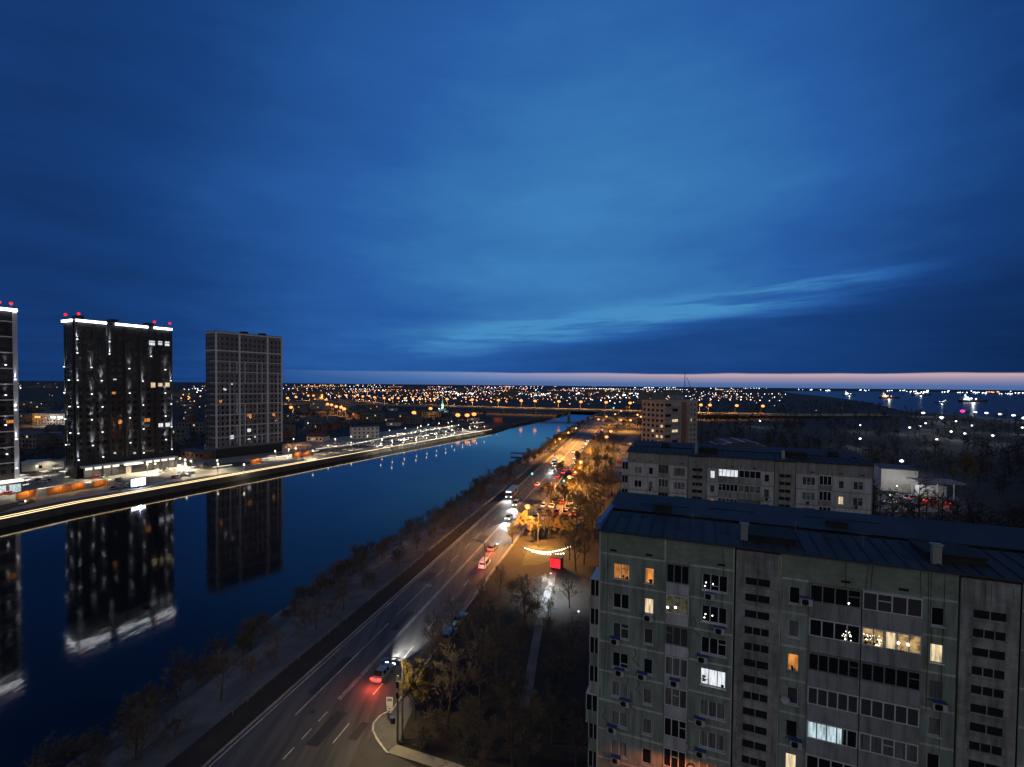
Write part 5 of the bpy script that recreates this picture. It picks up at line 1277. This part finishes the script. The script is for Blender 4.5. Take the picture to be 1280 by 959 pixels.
p = gp(700,538); t = thing('depot', 'red-lit low hut on the quay end', 'hut', gp(617,528), -.2); mb = MB(); mb.box(0,10,0,6,0,5); mb.build('wall', M['brickred'], t); mb = MB(); mb.box(-.3,10.3,-.3,6.3,5.001,5.5); mb.build('roof', M['rustroof'], t); plight(t, (5,-5,5), 700, (1,.2,.1), .4)
# lit industrial yard between the left towers
p = gp(40,531); t = thing('factory_hall', 'long pale factory hall with orange and white lit yard between the left towers', 'factory', p, -.05); inst(house_kind(60,30,11,'housewall','houseroof',2,()), t)
for x, c, pw in ((6,OR,5000),(22,(1,.9,.8),7000),(36,(1,.9,.8),6000),(50,OR,3500)): plight(t, (x,-8,6), pw, c, .6)
for x, mm in ((6,'e_orange'),(22,'e_white'),(29,'e_white'),(37,'e_warm'),(50,'e_orange')): mb = MB(); mb.box(x-2.5,x+2.5,-.6,-.02,7,8.2); mb.build('yard_light', M[mm], t)

# tower block, crane and mast on the skyline
p = gp(857,487); p = at(856, 480, 900); p.z = 0
t = thing('radio_mast', 'thin lattice mast rising above the skyline over the brick block', 'mast', p); mb = MB()
for a in range(3): mb.tube([(1.5*math.cos(a*2.09),1.5*math.sin(a*2.09),0),(.3*math.cos(a*2.09),.3*math.sin(a*2.09),72)], .22, 4)
for k in range(16): mb.tube([(1.4*math.cos(k*2.09)*(1-k/22),1.4*math.sin(k*2.09)*(1-k/22),k*4.4),(1.4*math.cos((k+1)*2.09)*(1-k/22),1.4*math.sin((k+1)*2.09)*(1-k/22),(k+1)*4.4)], .12, 4)
mb.build('lattice', M['pole'], t)
t = thing('crane', 'slanted crane jib on the skyline right of the mast', 'crane', at(862, 484, 1000).xy.to_3d()); mb = MB(); mb.tube([(0,0,0),(0,0,44)], .7, 4); mb.build('tower', M['pole'], t)
mb = MB(); mb.tube([(4,0,36),(-6,0,62)], .5, 4); mb.build('jib', M['pole'], t)
rk = random.Random(5)
for i in range(46):
    u = rk.choice((rk.uniform(360, 900), rk.uniform(20, 260), rk.uniform(560, 900))); D = rk.uniform(1000, 3000); p = at(u, 480, D); p.z = 0
    t = thing('distant_block', 'distant flat roofed block among the city lights near the horizon', 'building', p, rk.uniform(-.5,.5), 'distant blocks'); h = rk.choice((12,15,15,27,27))*rk.uniform(.7, 1); w = rk.uniform(25, 70)
    mb = MB(); mb.box(0,w,0,14,0,h); mb.build('wall', M['housewall'], t); mb = MB(); mb.box(-.5,w+.5,-.5,14.5,h+.01,h+.8); mb.build('roof', M['houseroof'], t)

# city lights: streets of lamps and single lights all the way to the horizon
rl = random.Random(99); mbs = MB(); FM = ['e_f_orange','e_f_white','e_f_warm','e_f_pink']
def in_volga(p): 
    d = p.y; u = 640+600*p.x/d
    return u > 985 and d > 900
def bulb(p, r, m): mbs.ball(p, r, m, 6, 4)
for s in range(85):
    D = 900*math.exp(rl.random()*1.9); az = rl.uniform(-.62, .52); p = Vector((D*az, D, 0)); a = rl.choice((.1, -.3, 1.4, rl.uniform(0,3.1))); st = Vector((math.cos(a), math.sin(a), 0)); n = rl.randrange(4, 22)
    m = rl.choice((0,0,0,0,2,3,3,1)) if az < .2 else rl.choice((0,1,1,1,2)); sp_ = rl.uniform(26, 55)
    for k in range(n):
        q = p+st*sp_*k+Vector((rl.uniform(-3,3), rl.uniform(-3,3), 8+rl.uniform(0,3)))
        if in_volga(q) or (q.x > -40 and q.y < 900) or (q.x > 150 and q.y < 1000): continue
        bulb(q, (.4+.00045*q.y)*rl.uniform(.5, 1.25), m)
CC = []
for s in range(26):
    D = 800*math.exp(rl.random()*1.7); CC.append((Vector((D*rl.uniform(-.7,.45), D, 8)), rl.uniform(40, 140), rl.choice((0,0,1,1,2,3))))
for s in range(430):
    D = 620*math.exp(rl.random()*2.3); az = rl.uniform(-1.1, .75); q = Vector((D*az, D, rl.uniform(3, 14)))
    if s % 2: c_, r_c, m_c = CC[rl.randrange(26)]; q = c_+Vector((rl.gauss(0,r_c), rl.gauss(0,r_c*1.6), rl.uniform(-4,6))); D = q.y; az = q.x/D
    if in_volga(q) or (q.x > -60 and q.y < 820 and q.x < 300) or rl.random() < max(0, az-.1)*1.2: continue
    bulb(q, (.35+.0004*D)*rl.uniform(.35, .9)*(1.9 if rl.random() < .1 else 1), rl.choice((0,0,1,1,2,3)) if s % 2 == 0 else m_c)
for (u, v, n, m, du, dv) in ((772,495,16,1,14,3),(800,492,22,1,18,4),(580,491,12,1,14,2),(480,489,10,2,20,2),(250,487,8,1,14,3),(238,498,6,0,10,5),(820,481.8,20,1,26,1.2),(930,485,14,1,40,1.6),(640,483,40,3,60,1),(420,480.5,30,2,60,1),(110,484,8,1,30,3),(1015,487.5,6,1,20,1)):
    for k in range(n):
        q = gp(u+rl.gauss(0, du*.6), max(v+rl.gauss(0, dv*.6), 478.6+.0078*(u-300)+2), 8); bulb(q, min(.4+.00055*q.y, 6)*rl.uniform(.7, 1.4), m)
tag(mbs.build('city_lights', [M[k] for k in FM]), 'countless small lights of the city spreading to the horizon', 'city lights', None, 'stuff')

# ---------------------------------------------------------------- right bank: woods, park lamps, yard, wide river
def wood_tree(mb, p, h, rn, n=13, sub=5, w=.12):
    mb.tube([p, p+Vector((0,0,h*.5)), p+Vector((rn.uniform(-.4,.4),rn.uniform(-.4,.4),h*.92))], [h*.018, h*.013, .03], 3, 0, False)
    for i in range(n):
        z = h*rn.uniform(.25, .9); a = rn.uniform(0, 2*PI); l = h*.36*rn.uniform(.6, 1.2)*(1.15-z/h*.5); e = rn.uniform(.25, 1.0)
        d = Vector((math.cos(a)*math.cos(e), math.sin(a)*math.cos(e), math.sin(e))); b = p+Vector((0,0,z)); t = b+d*l
        s = d.cross(Vector((rn.gauss(0,1),rn.gauss(0,1),rn.gauss(0,1)))).normalized()*w
        mb.poly([b-s, b+s, t], 0)
        for k in range(sub):
            q = b.lerp(t, rn.uniform(.3, 1)); d2 = (d+Vector((rn.gauss(0,.55),rn.gauss(0,.55),rn.gauss(.15,.4)))).normalized(); t2 = q+d2*l*.42*rn.uniform(.6,1.4)
            s = d2.cross(Vector((rn.gauss(0,1),rn.gauss(0,1),rn.gauss(0,1)))).normalized()*w*.9
            mb.poly([q-s, q+s, t2], 1)
            for r in range(2):
                q2 = q.lerp(t2, rn.uniform(.3,1)); t3 = q2+(d2+Vector((rn.gauss(0,.6),rn.gauss(0,.6),rn.gauss(.1,.4)))).normalized()*l*.25
                mb.poly([q2-s*.6, q2+s*.6, t3], 1)
rw = random.Random(17); wd = MB(); n = 0
def at_b(p):                          # inside house plots or car yard
    for o, rz, L in ((A0, RZA, LA), (B0, RZA, LB)):
        q = p-o; x = q.x*math.cos(-rz)-q.y*math.sin(-rz); y = q.x*math.sin(-rz)+q.y*math.cos(-rz)
        if -5 < x < L+4 and -9 < y < 17: return True
    return (Vector((112,270,0))-p).length < 34 or (abs(p.x-172) < 26 and 150 < p.y < 226)
SH = [(524,365),(712,666),(749,916),(1045,1392)]
def shore_x(y):
    if y < 365: return 524+(y-365)*.9+200
    for (x0,y0),(x1,y1) in zip(SH, SH[1:]):
        if y0 <= y <= y1: return x0+(x1-x0)*(y-y0)/(y1-y0)
    return 1045+(y-1392)*.53
while n < 1500:
    D = 85*math.exp(rw.random()*2.75); p = Vector((D*rw.uniform(.22, 1.35), D, 0))
    if p.x < road_x(D)+ (62 if D < 420 else 40) or at_b(p) or p.x > shore_x(D)-12: continue
    if D > 600 and abs((p-Vector((250,650,0))).dot(Vector((-.265,.964,0)))) < 16: continue
    n += 1; far = D > 380
    wood_tree(wd, p, rw.uniform(6, 12)*(1.15 if far else 1), rw, 9 if far else 15, 3 if far else 5, .3 if far else .11)
M['woodtwig'] = mat('wood_twigs', (.018,.016,.014), .95, c2=(.05,.043,.035), scale=.05)
tag(wd.build('woodland', [M['woodtwig'], M['woodtwig']]), 'dark leafless woodland stretching behind the houses to the wide river', 'woodland', None, 'stuff')
gd = MB(); n = 0
while n < 620:
    D = 230+700*rw.random()**1.3; p = Vector((D*rw.uniform(-1.15, -.02), D, 0))
    if not left_of_river(p): continue
    if any((p-q).length < 13 for q in hs): continue
    n += 1; wood_tree(gd, p, rw.uniform(5, 11), rw, 12, 4, .16)
tag(gd.build('garden_trees', [M['woodtwig'], M['woodtwig']]), 'mass of dark garden trees between the houses beyond the left bank', 'trees', None, 'stuff')
# blue tented hall behind the second house
p = at(897, 553, 300); p.z = 0; t = thing('tent_hall', 'dark blue arched tent hall with an orange glow behind the second panel house', 'hall', p, -.12); mb = MB(); prev = None
for k in range(13):
    a = PI*k/12; q = (16*1.0-16*math.cos(a), 1.2+7.6*math.sin(a)**.7)
    if prev: mb.quad((prev[0],0,prev[1]),(q[0],0,q[1]),(q[0],26,q[1]),(prev[0],26,prev[1])); mb.quad((prev[0],0,0),(q[0],0,0),(q[0],0,q[1]),(prev[0],0,prev[1]))
    prev = q
mb.build('canopy', M['blueroof'], t)
for k in (2, 4, 6, 8, 10):
    a = PI*k/12; rb = MB(); x = 16-16*math.cos(a); z = 1.25+7.6*math.sin(a)**.7; rb.tube([(x,-.1,z),(x,26,z)], .18, 5); rb.build('rib', M['frame'], t)
plight(t, (-2,-4,10.5), 2600, OR, .4); plight(t, (31,-3,9.5), 500, CW, .3)
# blank white building, canopy and car yard
p = gp(1101,613); q = gp(1147,617); dd = q-p; t = thing('storage_building', 'blank white-walled building lit by yard lamps right of the second panel house', 'building', p, math.atan2(dd.y, dd.x)); Lg = dd.length
mb = MB(); mb.box(0,Lg,0,14,0,9.2); mb.build('wall', M['white'], t); mb = MB(); mb.box(-.2,Lg+.2,-.2,14.2,9.201,9.6); mb.build('roof', M['houseroof'], t)
plight(t, (Lg*.3,-9,7.5), 1100, (1,.97,.9), .5)
p = gp(1149,624); t = thing('forecourt_canopy', 'flat forecourt canopy on slim white posts beside the blank white building', 'canopy', p, -.2); mb = MB(); mb.box(0,15.5,0,9,6.2,6.9); mb.build('roof', M['bgrey'], t)
for x in (1.2, 6.5, 12): mb = MB(); mb.box(x-.15,x+.15,.6,.9,0,6.199); mb.build('post', M['frame'], t)
mb = MB(); mb.box(2,13,6.5,9,.01,4.2); mb.build('shop_wall', M['white'], t); mb = MB(); mb.box(1.0,4.6,3.0,3.8,6.02,6.19); mb.build('ceiling_light', M['e_white'], t); plight(t, (4,3.5,5.2), 500, CW, .4)
for i, (q, k, c, hd, h, tl, lab) in enumerate((((1121,622),'sedan','white',.9,True,False,'white sedan with its lights on before the blank white wall'),((1137,625),'van','silver',1.7,False,False,'silver van under the lamp before the blank white wall'),
        ((1142,630),'sedan','silver',1.5,False,False,'silver sedan parked nose-in at the car yard'),((1163,628),'sedan','red',-1.4,False,True,'car with red tail lights before the forecourt canopy'),((1189,631),'hatch','dark',-1.2,False,True,'dark hatchback with red tail lights at the right end of the car yard'),
        ((1112,629),'hatch','white',1.4,False,False,'white hatchback nearest the end wall of the second panel house'),((1101,656),'sedan','dark',-1.5,False,True,'car with one red tail light beside the corner of the second panel house'),((1121,657),'sedan','grey',PI-.2,True,False,'car with two headlights on the dark drive right of the second panel house'))):
    p = gp(*q); p.z = .013; car(k, c, p, hd, lab, None, h, tl, 0, 140 if tl else 0)
t = street_lamp(gp(1128,634), 2.2, 'white street lamp over the car yard', None, lamp_meshes(7.5, 1.4, M['e_white'], .09, (.45,.16,.12)), 1000, (.97,1,.98))
# pale willow right of the canopy
tree(LEAFY[2], gp(1205,612), 1.5, .3, 'large pale round-crowned tree right of the forecourt canopy', None, 'broad_tree')
for q in ((1137,535),(1150,533),(1157,529.5),(1177,523.5),(1189,540),(1206,542.5),(1215,532.5),(1241,545),(1171,550),(1075,532),(1075,549),(950,526.5),(1195,527),(1278,535),(1127,577)):
    p = gp(q[0], q[1], 6); p.z = 0; t = thing('park_lamp', 'lone white lamp among the dark woods toward the wide river', 'lamp', p, 0, 'white lamps in the woods'); o = ob('post', pl_post, t); o.scale = (1.5,1.5,1.4); o = ob('lamp_globe', pl_ballw, t, (0,0,6.3)); o.scale = (2.2,2.2,1.6)
    plight(t, (0,0,8), 2500, (.95,1,1), .5)
# ships and lights on the wide river
def ship(u, v, Lm, label, cols, pw, rz=0.0):
    p = gp(u, v, WZ); s = Lm/60; t = thing('ship', label, 'ship', p, rz, None, s); h = MB()
    loft(h, [[(-30,-4,0),(-30,4,0),(-30,4.6,4.5),(-30,-4.6,4.5)],[(-20,-5,-.5),(-20,5,-.5),(-20,5.5,4.2),(-20,-5.5,4.2)],[(16,-5,-.5),(16,5,-.5),(16,5.5,4.2),(16,-5.5,4.2)],[(30,-.4,1),(30,.4,1),(31.5,.6,6),(31.5,-.6,6)]])
    h.build('hull', M['darkclad'], t); c = MB(); c.box(-27,-12,-4.2,4.2,4.4,9); c.box(-25,-15,-3.4,3.4,9.001,12); c.build('deckhouse', M['white'], t)
    w = MB(); w.box(-26.5,-12.5,-4.28,-4.203,5.6,7.4); w.build('lit_windows', M[cols[0]], t)
    w = MB(); w.tube([(-19,0,12),(-19,0,21)], .3, 5); w.build('mast', M['metal'], t)
    for x, z, m_ in ((-20,14.5,cols[0]),(-6,8,cols[1]),(4,7,cols[1])): w = MB(); w.ball((x,-1,z), 1.5, 0, 7, 5); w.build('deck_lamp', M[m_], t)
    plight(t, (-10,-9,13), pw, (1,.85,.65) if cols[0] == 'e_orange' else CW, .8)
ship(1112,498.5, 95, 'ship with glowing orange deckhouse at the near end of the wide river', ('e_orange','e_orange'), 60000, PI*0+.1)
ship(1217,503, 100, 'brightly white-lit ship in the middle of the wide river', ('e_white','e_white'), 60000, .05)
ship(1176,504, 38, 'small white-lit boat left of the bright ship', ('e_white','e_white'), 9000, 2.9)
ship(1062,494.5, 90, 'distant white-lit vessel close to the wooded point', ('e_white','e_warm'), 60000, .2)
ship(1152,494.5, 120, 'distant dark barge with a row of white lamps', ('e_white','e_white'), 50000, .0)
p = gp(1203,515,4); t = thing('beacon', 'magenta beacon light on the near shore of the wide river', 'beacon', (p.x,p.y,0)); mb = MB(); mb.tube([(0,0,0),(0,0,4)], [.6,.3], 6); mb.build('post', M['metal'], t)
M['e_mag'] = emi('magenta_lamp', (1,.03,.2), 2.5); mb = MB(); mb.ball((0,0,5.4), 3.2, 0, 8, 6, .7); mb.build('lamp_globe', M['e_mag'], t)
for q in ((1219,515.5),(1233,516.5),(1250,518),(1267,519.5),(1154,516.5),(1177,522),(1280,523)):
    p = gp(q[0], q[1], 5); p.z = 0; t = thing('pier_lamp', 'white lamp on the near shore of the wide river', 'lamp', p, 0, 'lamps along the near shore'); o = ob('post', pl_post, t); o.scale = (3,3,1.1); o = ob('lamp_globe', pl_ballw, t, (0,0,5.2)); o.scale = (5.5,5.5,3)
    plight(t, (0,0,8), 5000, CW, .5)
mbs = MB()
for (u, v, n_, m, du) in ((1000,487.2,8,1,14),(1033,489,6,1,4),(1140,490.6,7,1,6),(1158,491,9,1,9),(1180,491,5,1,3),(1201,491.8,5,1,4),(1218,491.8,9,1,8),(1231,492.3,6,1,4),(1240,491.2,10,0,8),(1258,493.2,9,1,10),(1272,492.2,8,1,8),(1120,489.2,6,1,20),(1085,488.6,5,1,20)):
    for k in range(n_): q = gp(u+rl.gauss(0, du*.6), v+rl.gauss(0,.25)-1.0, 10); q.y = min(q.y, 9000); mbs.ball(q, rl.uniform(2.2, 4.5)*q.y/4500, m, 6, 4)
tag(mbs.build('port_lights', [M[k] for k in FM]), 'bright lights of the port along the far shore of the wide river', 'port lights', None, 'stuff')
for u, n_ in ((900,1),(938,1),(968,1),(985,1)):
    pass
# parked cars under the orange lamps left of the second house; clutter on the near roof
for i, q in enumerate(((776,590),(782,590),(789,590),(776,579),(783,578),(790,577),(777,568),(784,567),(791,566),(780,557),(788,556))):
    if i in (4, 7): continue
    car(('hatch','sedan')[i % 2], ('silver','dark','white','red')[i % 4], gp(*q), RZA+(PI/2 if i % 3 else -PI/2), 'parked car in the orange-lit lot left of the second panel house', 'cars in the orange-lit lot', False, i == 8)
for x, y, l in ((2.6,8.2,5.0),(9.4,9.0,4.2),(18.0,9.4,6.0)):
    mb = MB(); mb.tube([(x,y,atA+.8),(x+l*.5,y+.3,atA+.78),(x+l,y-.2,atA+.84)], .03, 5); mb.build('cable', M['black'], roofA)
rs = random.Random(12)
for k in range(16):
    x = rs.uniform(.6, 27); y = rs.uniform(.3, 4.6); w = rs.uniform(.5, 1.08); zz_ = atA+.03+.42*(y+.28)/(mdA+.28)
    mb = MB(); l = rs.uniform(.5, 1.6); mb.quad((x,y,zz_),(x+w,y,zz_),(x+w,y+l,zz_+.42*l/(mdA+.28)),(x,y+l,zz_+.42*l/(mdA+.28))); mb.build('patch_sheet', M[rs.choice(('darkroof','bitumen','blueroof','metal'))] if k % 5 == 0 else M['darkroof'], roofA)
# wires, dishes and rust on the near block; lit doorways far off
rd_ = random.Random(21)
for k in range(2):
    x = rd_.choice((3.1, 8.3, 11.1, 15.3, 16.4, 24.6, 25.7)); f = rd_.randrange(0, 8); z = 27.5-f*FH-rd_.uniform(.5, 1.6)
    mb = MB(); n0 = 10; r_d = rd_.uniform(.28, .4)
    for j in range(n0):
        a, b = 2*PI*j/n0, 2*PI*(j+1)/n0
        mb.poly([(x,-.22,z),(x+r_d*math.cos(a),-.32,z+r_d*math.sin(a)),(x+r_d*math.cos(b),-.32,z+r_d*math.sin(b))]); mb.poly([(x,-.2,z),(x+r_d*math.cos(b),-.3,z+r_d*math.sin(b)),(x+r_d*math.cos(a),-.3,z+r_d*math.sin(a))])
    mb.tube([(x,-.02,z-.1),(x,-.22,z)], .03, 5); mb.build('satellite_dish', M['acwhite'], rootA)
for k in range(9):
    x = rd_.uniform(.4, 25.5); mb = MB(); z0_ = 29.4; l = rd_.uniform(4, 16); mb.tube([(x,-.035,z0_),(x+rd_.uniform(-.2,.2),-.05,z0_-l*.5),(x+rd_.uniform(-.3,.3),-.04,z0_-l)], .014, 4); mb.build('cable', M['black'], rootA)
